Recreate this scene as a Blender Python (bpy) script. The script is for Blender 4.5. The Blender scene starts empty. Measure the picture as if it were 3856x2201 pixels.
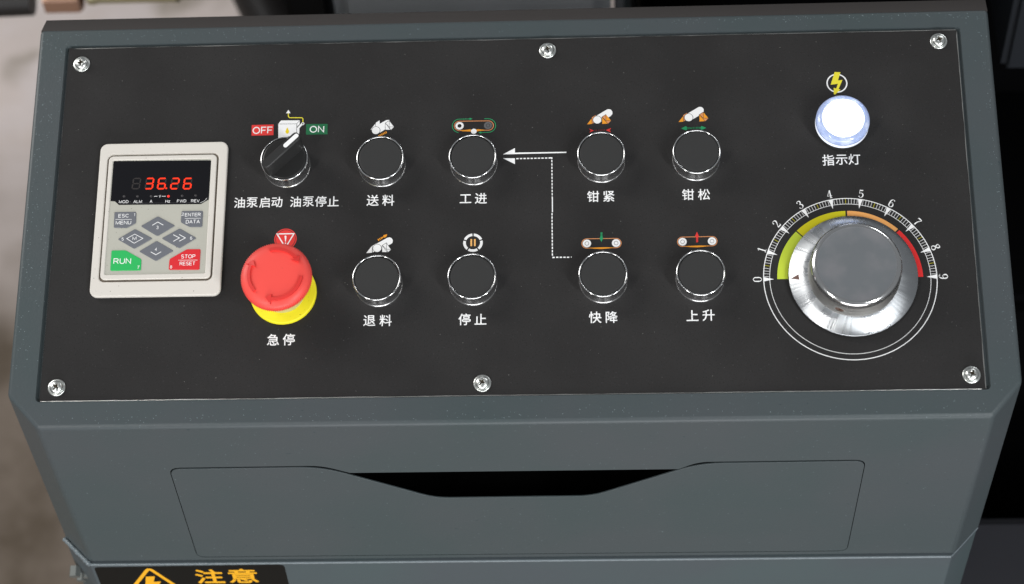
import bpy, bmesh, math, random
from math import sin, cos, pi, radians as rd
from mathutils import Vector, Matrix
from mathutils.geometry import tessellate_polygon

random.seed(7)
SC = bpy.context.scene
COL = SC.collection
# ------------------------------------------------------------------ camera
cam = bpy.data.cameras.new('camera')
camo = bpy.data.objects.new('camera', cam)
COL.objects.link(camo)
cx = Vector((0.9987658720786577, 0.015798489266864335, -0.04708652150927087))
cy = Vector((0.015787041474486584, 0.7979047087033444, 0.6025768375489668))
cz = Vector((0.04709036092918694, -0.6025765375169496, 0.796670580818473))
camo.matrix_world = Matrix(((cx.x, cy.x, cz.x, 0.0597485), (cx.y, cy.y, cz.y, -0.7827519),
                            (cx.z, cy.z, cz.z, 1.9532863), (0, 0, 0, 1)))
cam.sensor_width = 36.0
cam.lens = 71.08
cam.clip_start = 0.05
cam.clip_end = 60
cam.dof.use_dof = True
cam.dof.focus_distance = 1.235
cam.dof.aperture_fstop = 6.3
SC.camera = camo
# ------------------------------------------------------------------ world: a plain dim workshop
world = bpy.data.worlds.new('World')
SC.world = world
world.use_nodes = True
wn = world.node_tree
bg = wn.nodes['Background']
bg.inputs['Color'].default_value = (0.92, 0.96, 1.0, 1)
bg.inputs['Strength'].default_value = 0.20
# ------------------------------------------------------------------ lamps
def area(name, loc, target, sx, sy, power, color=(1, 1, 1)):
    l = bpy.data.lights.new(name, 'AREA')
    l.shape = 'RECTANGLE'; l.size = sx; l.size_y = sy
    l.energy = power; l.color = color
    o = bpy.data.objects.new(name, l)
    COL.objects.link(o)
    o.location = loc
    o.rotation_euler = (Vector(target) - Vector(loc)).to_track_quat('-Z', 'Y').to_euler()
    return o
area('tube_front_left', (-0.95, -1.40, 2.05), (0, 0, 1.0), 0.13, 1.1, 11, (1.0, 0.985, 0.96))
area('tube_front_right', (1.05, -1.40, 2.05), (0, 0, 1.0), 0.16, 1.1, 19, (0.96, 0.985, 1.0))
area('tube_back_left', (-1.90, 0.80, 2.40), (0.0, 0.1, 1.0), 0.75, 1.9, 33.5, (1.0, 0.98, 0.95))
area('tube_back_right', (1.15, 1.25, 2.50), (0.0, 0.1, 1.0), 0.5, 0.16, 4, (0.97, 0.985, 1.0))
area('low_front_fill', (0.10, -2.3, 0.80), (0, 0, 0.85), 1.8, 0.8, 32.5, (0.98, 0.985, 1.0))  # added fill with no such lamp; brightens the console's front face
SC.view_settings.view_transform = 'Standard'
SC.view_settings.look = 'None'
SC.view_settings.exposure = 0.0
SC.view_settings.gamma = 1.0
SC.render.film_transparent = False

K = 0.001
TH = rd(17)
PANEL = Matrix.Translation((0, 0, 1.0)) @ Matrix.Rotation(TH, 4, 'X') @ Matrix.Translation((-0.280, -0.1175, 0))
# ------------------------------------------------------------------ materials
def srgb(r, g, b):
    f = lambda c: c / 12.92 if c <= 0.04045 else ((c + 0.055) / 1.055) ** 2.4
    return (f(r / 255), f(g / 255), f(b / 255), 1)

def mat(name, col, rough=0.5, metal=0.0, bump=0.0, bscale=900, spots=None, vary=None, emis=None, estr=0, spec=0.5,
        coat=0.0, trans=0.0, ior=1.45, sat=None):
    m = bpy.data.materials.new(name); m.use_nodes = True
    nt = m.node_tree; N = nt.nodes; L = nt.links
    b = N['Principled BSDF']
    if len(col) == 3: col = (*col, 1)
    b.inputs['Base Color'].default_value = col
    b.inputs['Roughness'].default_value = rough
    b.inputs['Metallic'].default_value = metal
    b.inputs['Specular IOR Level'].default_value = spec
    b.inputs['Coat Weight'].default_value = coat
    b.inputs['Transmission Weight'].default_value = trans
    b.inputs['IOR'].default_value = ior
    if emis:
        b.inputs['Emission Color'].default_value = (*emis[:3], 1)
        b.inputs['Emission Strength'].default_value = estr
    tc = N.new('ShaderNodeTexCoord')
    out = None
    def mix(a, bcol, fac):
        x = N.new('ShaderNodeMix'); x.data_type = 'RGBA'
        if hasattr(fac, 'links'): L.new(fac, x.inputs[0])
        else: x.inputs[0].default_value = fac
        if hasattr(a, 'links'): L.new(a, x.inputs[6])
        else: x.inputs[6].default_value = a
        x.inputs[7].default_value = bcol if len(bcol) == 4 else (*bcol, 1)
        return x.outputs[2]
    def noise(scale, detail=2, rgh=.5, coord='Object'):
        n = N.new('ShaderNodeTexNoise'); n.inputs['Scale'].default_value = scale
        n.inputs['Detail'].default_value = detail; n.inputs['Roughness'].default_value = rgh
        L.new(tc.outputs[coord], n.inputs['Vector'])
        return n.outputs['Fac']
    def ramp(src, lo, hi):
        r = N.new('ShaderNodeMapRange'); r.clamp = True
        L.new(src, r.inputs[0]); r.inputs[1].default_value = lo; r.inputs[2].default_value = hi
        return r.outputs[0]
    if vary:                      # (colour, noise scale, lo, hi)
        for v in vary:
            out = mix(out if out else col, v[0], ramp(noise(v[1], 3), v[2], v[3]))
    if spots:                     # (colour, scale, threshold, softness)
        for s in spots:
            out = mix(out if out else col, s[0], ramp(noise(s[1], 1.5, .6), s[2], s[2] + s[3]))
    if out: L.new(out, b.inputs['Base Color'])
    if bump:
        bn = N.new('ShaderNodeBump'); bn.inputs['Distance'].default_value = bump * K
        bn.inputs['Strength'].default_value = 1.0
        L.new(noise(bscale, 3, .6), bn.inputs['Height']); L.new(bn.outputs[0], b.inputs['Normal'])
    return m

PAINT = mat('powder_coat', srgb(69, 79, 81), .40, spec=.4, bump=.10, bscale=700, vary=[(srgb(74, 80, 83), 9, .35, .62)],
            spots=[(srgb(104, 117, 121), 640, .73, .04), (srgb(60, 70, 74), 300, .73, .06)])
PAINT_LOW = mat('powder_coat_lower', srgb(76, 83, 87), .42, spec=.3, bump=.08, bscale=520, vary=[(srgb(75, 87, 89), 7, .40, .60)])
LIP = mat('lip_paint', srgb(66, 63, 62), .7, spec=.15, bump=.05, bscale=600)
PLATE = mat('black_film', srgb(47, 46, 46), .6, bump=.05, bscale=1500, spec=.11,
            vary=[(srgb(52, 51, 51), 14, .4, .65)],
            spots=[(srgb(66, 66, 66), 800, .67, .10), (srgb(38, 38, 38), 1300, .62, .06)])
ALU = mat('raw_aluminium', (.78, .77, .74), .32, 1.0, bump=.03, bscale=1200)
CHROME = mat('chrome', (.84, .84, .84), .16, 1.0, bump=.012, bscale=260)
SATIN = mat('satin_chrome', (.84, .84, .84), .27, 1.0, bump=.02, bscale=900)
ZINC = mat('zinc_screw', (.86, .88, .85), .30, 1.0, bump=.03, bscale=900)
SLOT = mat('screw_slot', (.10, .085, .06), .5, .6)
CAP = mat('button_cap', srgb(55, 55, 55), .55, spec=.25, spots=[(srgb(90, 90, 90), 900, .75, .03)])
BLACKP = mat('black_plastic', srgb(42, 42, 42), .38, spec=.45)
VOID = mat('unlit_cavity', (.004, .004, .004), .9, spec=.1)
RED = mat('red_plastic', srgb(248, 84, 76), .42, bump=.02, bscale=500, spots=[(srgb(190, 60, 52), 420, .76, .03)])
YEL = mat('yellow_plastic', srgb(246, 232, 36), .5, spots=[(srgb(110, 100, 30), 900, .715, .03)])
BEIGE = mat('beige_plastic', srgb(221, 216, 208), .45, bump=.03, bscale=900, spots=[(srgb(90, 84, 74), 760, .74, .03)])
GROOVE = mat('dusty_groove', srgb(120, 110, 98), .8)
FILM = mat('keypad_film', srgb(187, 186, 175), .42, spots=[(srgb(110, 105, 92), 850, .735, .03)])
WINDOW = mat('display_window', srgb(20, 20, 24), .12, spec=.5, spots=[(srgb(120, 120, 120), 620, .76, .03)])
MATS = dict(
    w=mat('print_white', srgb(250, 250, 250), .5), k=mat('print_black', srgb(48, 47, 47), .55),
    k2=mat('print_dark', srgb(40, 40, 40), .55), g2=mat('print_grey', srgb(96, 96, 98), .55),
    o=mat('print_amber', srgb(246, 160, 40), .5), o2=mat('print_peach', srgb(250, 190, 110), .5),
    o3=mat('print_orange', srgb(226, 150, 96), .5), r=mat('print_red', srgb(234, 58, 54), .5),
    r2=mat('print_dark_red', srgb(140, 45, 48), .5), gr=mat('print_green', srgb(36, 156, 100), .5),
    gr2=mat('print_sign_green', srgb(24, 106, 66), .5), y=mat('print_yellow', srgb(240, 226, 60), .5),
    y2=mat('print_strong_yellow', srgb(240, 212, 20), .5), lime=mat('print_lime', srgb(196, 214, 62), .5),
    yel=mat('print_olive_yellow', srgb(214, 204, 20), .5, spots=[(srgb(90, 86, 20), 1000, .72, .04)]), or_=mat('print_soft_orange', srgb(242, 172, 98), .5),
    red=mat('print_bright_red', srgb(238, 48, 48), .5), kg=mat('key_grey', srgb(110, 113, 120), .38),
    kgreen=mat('key_green', srgb(44, 186, 96), .38), kred=mat('key_red', srgb(222, 44, 52), .38), blk=WINDOW,
    sign=mat('sticker_amber', srgb(246, 180, 36), .4), sblack=mat('sticker_black', srgb(20, 20, 19), .45, spec=.2))
LEDON = mat('led_red_lit', (.2, .01, .01), .5, emis=(1.0, .03, .015), estr=1.3)
SEGON = mat('segment_lit', (.1, .0, .0), .6, spec=.1, emis=(1.0, .045, .015), estr=1.5)
SEGOFF = mat('segment_unlit', srgb(44, 40, 40), .4)
LEDOFF = mat('led_unlit', srgb(62, 60, 62), .4)
LAMP = mat('lamp_face_lit', (.9, .9, .9), .3, emis=(.97, .98, 1.0), estr=2.0)
LENS = mat('lens_plastic', (.46, .54, .74), .12, spec=.6, emis=(.50, .62, .98), estr=.17, trans=.35, ior=1.46, coat=.6, vary=[((.80, .85, .95, 1), 120, .5, .62)])
LENSW = mat('lens_skirt_lit', (.85, .9, 1.0), .2, emis=(.85, .90, 1.0), estr=.75)
NECK = mat('pale_neck', (.62, .60, .44), .3, .55)

def turned(name, col, rough):     # metal turned on a lathe: highlights fan out from the axis
    m = mat(name, col, rough, 1.0)
    nt = m.node_tree; b = nt.nodes['Principled BSDF']
    b.inputs['Anisotropic'].default_value = .85
    t = nt.nodes.new('ShaderNodeTangent'); t.direction_type = 'RADIAL'; t.axis = 'Z'
    nt.links.new(t.outputs[0], b.inputs['Tangent'])
    return m
TURNED = turned('turned_aluminium', (.60, .62, .64), .22)
nt_ = TURNED.node_tree; tc_ = nt_.nodes.new('ShaderNodeTexCoord')     # uneven tooling round the axis
mp_ = nt_.nodes.new('ShaderNodeVectorMath'); mp_.operation = 'MULTIPLY'; mp_.inputs[1].default_value = (1, 1, 0)
nt_.links.new(tc_.outputs['Object'], mp_.inputs[0])
nm_ = nt_.nodes.new('ShaderNodeVectorMath'); nm_.operation = 'NORMALIZE'; nt_.links.new(mp_.outputs[0], nm_.inputs[0])
nz_ = nt_.nodes.new('ShaderNodeTexNoise'); nz_.inputs['Scale'].default_value = 3.5; nz_.inputs['Detail'].default_value = 5; nz_.inputs['Roughness'].default_value = .65
nt_.links.new(nm_.outputs[0], nz_.inputs['Vector'])
mr_ = nt_.nodes.new('ShaderNodeMapRange'); mr_.inputs[1].default_value = .35; mr_.inputs[2].default_value = .65; mr_.inputs[3].default_value = .20; mr_.inputs[4].default_value = .34
nt_.links.new(nz_.outputs['Fac'], mr_.inputs[0]); nt_.links.new(mr_.outputs[0], nt_.nodes['Principled BSDF'].inputs['Roughness'])
bp_ = nt_.nodes.new('ShaderNodeBump'); bp_.inputs['Distance'].default_value = .0004; bp_.inputs['Strength'].default_value = 1
nt_.links.new(nz_.outputs['Fac'], bp_.inputs['Height']); nt_.links.new(bp_.outputs[0], nt_.nodes['Principled BSDF'].inputs['Normal'])
KNURL = mat('knurled_steel', (.40, .39, .37), .36, 1.0)
KTOP = mat('knob_top', (.34, .36, .38), .42, .85, bump=.02, bscale=300, vary=[((.42, .42, .44, 1), 60, .4, .65)])
# ------------------------------------------------------------------ mesh builder (millimetres in, metres out)
class MB:
    def __init__(s): s.v = []; s.f = []; s.m = []; s.mats = []; s.sm = []
    def mi(s, m):
        if m not in s.mats: s.mats.append(m)
        return s.mats.index(m)
    def add(s, vs, fs, m, smooth=False):
        o = len(s.v); i = s.mi(m)
        s.v += [tuple(c * K for c in p) for p in vs]
        for f in fs: s.f.append(tuple(o + j for j in f)); s.m.append(i); s.sm.append(smooth)
    def poly(s, pts, z, m, holes=()):
        loops = [pts] + list(holes)
        flat = [p for l in loops for p in l]
        tr = tessellate_polygon([[Vector((p[0], p[1], 0)) for p in l] for l in loops])
        fs = []
        for t in tr:
            a, b, c = (flat[i] for i in t)
            cr = (b[0] - a[0]) * (c[1] - a[1]) - (b[1] - a[1]) * (c[0] - a[0])
            if abs(cr) < 1e-9: continue
            fs.append(t if cr > 0 else t[::-1])
        s.add([(p[0], p[1], z) for p in flat], fs, m)
    def circle(s, c, r, z, m, n=40): s.poly([(c[0] + r * cos(2 * pi * i / n), c[1] + r * sin(2 * pi * i / n)) for i in range(n)], z, m)
    def arc(s, c, ro, ri, a0, a1, z, m, n=None):
        n = n or max(3, int(abs(a1 - a0) / 2.5))
        vs = []
        for i in range(n + 1):
            a = rd(a0 + (a1 - a0) * i / n)
            vs += [(c[0] + ri * cos(a), c[1] + ri * sin(a), z), (c[0] + ro * cos(a), c[1] + ro * sin(a), z)]
        s.add(vs, [(2 * i, 2 * i + 1, 2 * i + 3, 2 * i + 2) if a1 > a0 else (2 * i, 2 * i + 2, 2 * i + 3, 2 * i + 1) for i in range(n)], m)
    def line(s, pts, w, z, m):
        ws = w if isinstance(w, (list, tuple)) else [w] * len(pts)
        closed = len(pts) > 3 and abs(pts[0][0] - pts[-1][0]) + abs(pts[0][1] - pts[-1][1]) < 1e-6
        vs = []
        for i, p in enumerate(pts):
            a = pts[i - 1] if i else (pts[-2] if closed else p)
            b = pts[i + 1] if i < len(pts) - 1 else (pts[1] if closed else p)
            d1 = Vector((p[0] - a[0], p[1] - a[1])); d2 = Vector((b[0] - p[0], b[1] - p[1]))
            if d1.length < 1e-6: d1 = d2
            if d2.length < 1e-6: d2 = d1
            d1.normalize(); d2.normalize(); t = d1 + d2
            if t.length < 1e-3: t = d1
            t.normalize(); k = min(2.2, 1 / max(.3, t.dot(d1)))
            nx, ny = -t.y * ws[i] / 2 * k, t.x * ws[i] / 2 * k
            vs += [(p[0] - nx, p[1] - ny, z), (p[0] + nx, p[1] + ny, z)]
        s.add(vs, [(2 * i, 2 * i + 2, 2 * i + 3, 2 * i + 1) for i in range(len(pts) - 1)], m)
    def lathe(s, prof, m, n=72, mod=None, c=(0, 0), smooth=True, closed=False):
        vs = []
        for j, (r, z) in enumerate(prof):
            for i in range(n):
                a = 2 * pi * i / n
                rr = r + (mod(j, i) if mod else 0)
                vs.append((c[0] + rr * cos(a), c[1] + rr * sin(a), z))
        fs = []
        for j in range(len(prof) - 1):
            for i in range(n):
                k = (i + 1) % n
                fs.append((j * n + i, j * n + k, (j + 1) * n + k, (j + 1) * n + i))
        s.add(vs, fs, m, smooth)
    def disc(s, r, z, m, n=72, c=(0, 0), up=True):
        vs = [(c[0] + r * cos(2 * pi * i / n), c[1] + r * sin(2 * pi * i / n), z) for i in range(n)]
        s.add(vs, [tuple(range(n)) if up else tuple(range(n))[::-1]], m)
    def prism(s, pts, z0, z1, m):
        n = len(pts)
        s.poly(pts, z1, m)
        ar = sum(pts[i][0] * pts[(i + 1) % n][1] - pts[(i + 1) % n][0] * pts[i][1] for i in range(n))
        if ar < 0: pts = pts[::-1]
        vs = [(p[0], p[1], z0) for p in pts] + [(p[0], p[1], z1) for p in pts]
        s.add(vs, [(i, (i + 1) % n, n + (i + 1) % n, n + i) for i in range(n)], m)
    def box(s, x0, x1, y0, y1, z0, z1, m):
        vs = [(x, y, z) for z in (z0, z1) for y in (y0, y1) for x in (x0, x1)]
        s.add(vs, [(0, 2, 3, 1), (4, 5, 7, 6), (0, 1, 5, 4), (2, 6, 7, 3), (0, 4, 6, 2), (1, 3, 7, 5)], m)
    def mesh(s, me, mt, m):                 # append a temporary mesh (metres), transformed
        o = len(s.v); i = s.mi(m)
        s.v += [tuple(mt @ v.co) for v in me.vertices]
        for p in me.polygons: s.f.append(tuple(o + j for j in p.vertices)); s.m.append(i); s.sm.append(False)
    def build(s, name, parent=None, loc=(0, 0, 0), label=None, bevel=0, auto=True):
        me = bpy.data.meshes.new(name)
        me.from_pydata(s.v, [], s.f)
        for m in s.mats: me.materials.append(m)
        me.polygons.foreach_set('material_index', s.m)
        me.polygons.foreach_set('use_smooth', s.sm)
        me.update()
        if any(s.sm) and auto: me.set_sharp_from_angle(angle=rd(50))
        return link(name, me, parent, loc, label)

def link(name, me, parent=None, loc=(0, 0, 0), label=None):
    o = bpy.data.objects.new(name, me); COL.objects.link(o)
    place(o, parent, loc)
    if label: o['label'] = label
    return o
def place(o, parent, loc):
    """loc in mm, in the panel frame for a part of the console, else relative to the parent part."""
    o.parent = parent
    T = Matrix.Translation(Vector(loc) * K)
    o.matrix_basis = (PANEL @ T) if (parent is not None and parent.type == 'EMPTY' and parent.get('panel')) else T

def rrect(x0, x1, y0, y1, r, n=6):
    p = []
    for cx_, cy_, a0 in ((x1 - r, y1 - r, 0), (x0 + r, y1 - r, 90), (x0 + r, y0 + r, 180), (x1 - r, y0 + r, 270)):
        for i in range(n + 1):
            a = rd(a0 + 90 * i / n); p.append((cx_ + r * cos(a), cy_ + r * sin(a)))
    return p
def fillet(pts, r, n=4):
    out = []
    N_ = len(pts)
    for i in range(N_):
        p = Vector(pts[i][:2]); a = Vector(pts[i - 1][:2]); b = Vector(pts[(i + 1) % N_][:2])
        rr = r[i] if isinstance(r, (list, tuple)) else r
        d1 = (a - p); d2 = (b - p); l = min(rr, d1.length * .45, d2.length * .45)
        if l < 1e-3: out.append(tuple(p)); continue
        s0 = p + d1.normalized() * l; s1 = p + d2.normalized() * l
        for k in range(n + 1):
            t = k / n; q = s0 * (1 - t) ** 2 + p * 2 * t * (1 - t) + s1 * t * t; out.append(tuple(q))
    return out

def curve_mesh(loops, z0, z1, bevel, material, name='tmp', res=2):
    """solid slab with rounded edges from closed 2-D outlines (outer first, then holes), mm"""
    c = bpy.data.curves.new(name, 'CURVE'); c.dimensions = '2D'; c.fill_mode = 'BOTH'
    for l in loops:
        sp = c.splines.new('POLY'); sp.points.add(len(l) - 1)
        for q, p in zip(sp.points, l): q.co = (p[0] * K, p[1] * K, 0, 1)
        sp.use_cyclic_u = True
    h = (z1 - z0) * K
    c.bevel_depth = bevel * K; c.bevel_resolution = res; c.offset = -bevel * K
    c.extrude = max(0, h / 2 - bevel * K)
    o = bpy.data.objects.new(name, c); COL.objects.link(o)
    dg = bpy.context.evaluated_depsgraph_get(); dg.update()
    me = bpy.data.meshes.new_from_object(o.evaluated_get(dg)); bpy.data.objects.remove(o)
    me.transform(Matrix.Translation((0, 0, (z0 + z1) / 2 * K)))
    me.materials.clear(); me.materials.append(material)
    me.polygons.foreach_set('use_smooth', [True] * len(me.polygons))
    me.set_sharp_from_angle(angle=rd(35))
    return me

_tc = {}
def text_mesh(body, bold=0.0):
    key = (body, bold)
    if key not in _tc:
        c = bpy.data.curves.new('t', 'FONT'); c.body = body; c.fill_mode = 'FRONT'; c.dimensions = '2D'; c.offset = bold
        c.resolution_u = 3
        o = bpy.data.objects.new('t', c); COL.objects.link(o)
        dg = bpy.context.evaluated_depsgraph_get(); dg.update()
        me = bpy.data.meshes.new_from_object(o.evaluated_get(dg)); bpy.data.objects.remove(o)
        xs = [v.co.x for v in me.vertices]; ys = [v.co.y for v in me.vertices]
        _tc[key] = (me, min(xs), max(xs), min(ys), max(ys))
    return _tc[key]
def put_text(mb, body, c, z, m, size=None, w=None, h=None, bold=0.0, fat=0.0):
    me, x0, x1, y0, y1 = text_mesh(body, bold)
    if size: sx = sy = size * K
    else: sx = w * K / (x1 - x0); sy = h * K / (y1 - y0)
    S_ = Matrix.Diagonal((sx, sy, 1, 1)) @ Matrix.Translation((-(x0 + x1) / 2, -(y0 + y1) / 2, 0))
    for i, (a, b) in enumerate(((0, 0), (1, 0), (-1, 0), (0, 1), (0, -1), (.7, .7), (-.7, .7), (.7, -.7), (-.7, -.7)) if fat else ((0, 0),)):
        mb.mesh(me, Matrix.Translation(((c[0] + a * fat) * K, (c[1] + b * fat) * K, (z + i * .002) * K)) @ S_, m)

def _arc(cx_, cy_, rx, ry, a0, a1, n=12):
    return [(cx_ + rx * cos(rd(a0 + (a1 - a0) * i / n)), cy_ + ry * sin(rd(a0 + (a1 - a0) * i / n))) for i in range(n + 1)]
GL = {   # plain sans-serif letters as centre lines, in a box `w` wide and 1 high
 'A': (.66, [[(0, 0), (.33, 1), (.66, 0)], [(.12, .34), (.54, .34)]]),
 'C': (.66, [_arc(.35, .5, .35, .5, 40, 320, 18)]),
 'D': (.62, [[(0, 0), (0, 1), (.27, 1)] + _arc(.27, .5, .35, .5, 90, -90, 14)[1:] + [(0, 0)]]),
 'E': (.52, [[(.52, 1), (0, 1), (0, 0), (.54, 0)], [(0, .52), (.48, .52)]]),
 'F': (.50, [[(.52, 1), (0, 1), (0, 0)], [(0, .5), (.45, .5)]]),
 'H': (.60, [[(0, 0), (0, 1)], [(.6, 0), (.6, 1)], [(0, .52), (.6, .52)]]),
 'L': (.46, [[(0, 1), (0, 0), (.46, 0)]]),
 'M': (.72, [[(0, 0), (0, 1), (.36, .08), (.72, 1), (.72, 0)]]),
 'N': (.60, [[(0, 0), (0, 1), (.6, 0), (.6, 1)]]),
 'O': (.74, [_arc(.37, .5, .37, .5, 0, 360, 26)]),
 'P': (.54, [[(0, 0), (0, 1), (.3, 1)] + _arc(.3, .74, .25, .26, 90, -90, 10)[1:] + [(0, .48)]]),
 'R': (.60, [[(0, 0), (0, 1), (.32, 1)] + _arc(.32, .74, .25, .26, 90, -90, 10)[1:] + [(0, .48)], [(.32, .48), (.6, 0)]]),
 'S': (.58, [_arc(.29, .75, .26, .25, 30, 250, 12) + _arc(.29, .25, .28, .26, 75, -155, 12)]),
 'T': (.60, [[(0, 1), (.6, 1)], [(.3, 1), (.3, 0)]]),
 'U': (.58, [[(0, 1), (0, .3)] + _arc(.29, .3, .29, .3, 180, 360, 12)[1:] + [(.58, 1)]]),
 'V': (.62, [[(0, 1), (.31, 0), (.62, 1)]]),
 'W': (.90, [[(0, 1), (.22, 0), (.45, .95), (.68, 0), (.9, 1)]]),
 'z': (.42, [[(0, .7), (.4, .7), (0, 0), (.42, 0)]]), 's': (.36, [_arc(.18, .52, .16, .16, 30, 250, 8) + _arc(.18, .17, .18, .17, 75, -155, 8)]),
 '.': (.08, [[(0, 0), (.08, 0)]]),
 '1': (.22, [[(0, .78), (.22, 1), (.22, 0)]]),
 '2': (.50, [_arc(.25, .74, .25, .26, 165, -20, 10) + [(.44, .52), (0, 0), (.52, 0)]]),
 '3': (.50, [_arc(.23, .76, .22, .24, 160, -90, 10) + _arc(.23, .27, .26, .27, 90, -160, 12)[1:]]),
 '4': (.54, [[(.4, 0), (.4, 1), (0, .3), (.54, .3)]]),
 '5': (.50, [[(.48, 1), (.08, 1), (.02, .5)] + _arc(.25, .31, .25, .31, 135, -155, 12)]),
 '6': (.50, [_arc(.27, .72, .23, .28, 30, 170, 8) + [(.02, .4)] + _arc(.26, .3, .25, .3, 180, 520, 18)]),
 '7': (.50, [[(0, 1), (.5, 1), (.3, .55), (.18, 0)]]),
 '8': (.50, [_arc(.25, .76, .21, .24, -90, 270, 18), _arc(.25, .27, .25, .27, 90, 450, 18)]),
}
def stroke_text(mb, s, c, w, h, z, m, wt=.135):
    L = 0; lay = []
    for ch in s: lay.append((L, GL[ch][1])); L += GL[ch][0] + .22
    L -= .22
    t = wt * h
    sx = (w - t) / max(L, .01) if len(s) > 1 or L > .3 else h - t; sy = h - t
    k = 0
    for x0, strokes in lay:
        for st in strokes:
            k += 1
            mb.line([(c[0] + (x0 + p[0] - L / 2) * sx, c[1] + (p[1] - .5) * sy) for p in st], t, z + k * .0015, m)
def draw(mb, items, z, dz=.02, org=(0, 0)):
    ox, oy = org
    for it in items:
        z += dz; t = it[0]; m = MATS[it[1]]
        if t == 'p': mb.poly([(p[0] - ox, p[1] - oy) for p in it[2]], z, m)
        elif t == 'c': mb.circle((it[2][0] - ox, it[2][1] - oy), it[3], z, m)
        elif t == 'r': mb.arc((it[2][0] - ox, it[2][1] - oy), it[3], it[4], 0, 360, z, m)
        elif t == 'arc': mb.arc((it[2][0] - ox, it[2][1] - oy), it[3], it[4], it[5], it[6], z, m)
        elif t == 'l': mb.line([(p[0] - ox, p[1] - oy) for p in it[2]], it[3], z, m)
        elif t == 't': stroke_text(mb, it[2], (it[3][0] - ox, it[3][1] - oy), it[4], it[5], z, m)
    return z
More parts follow.
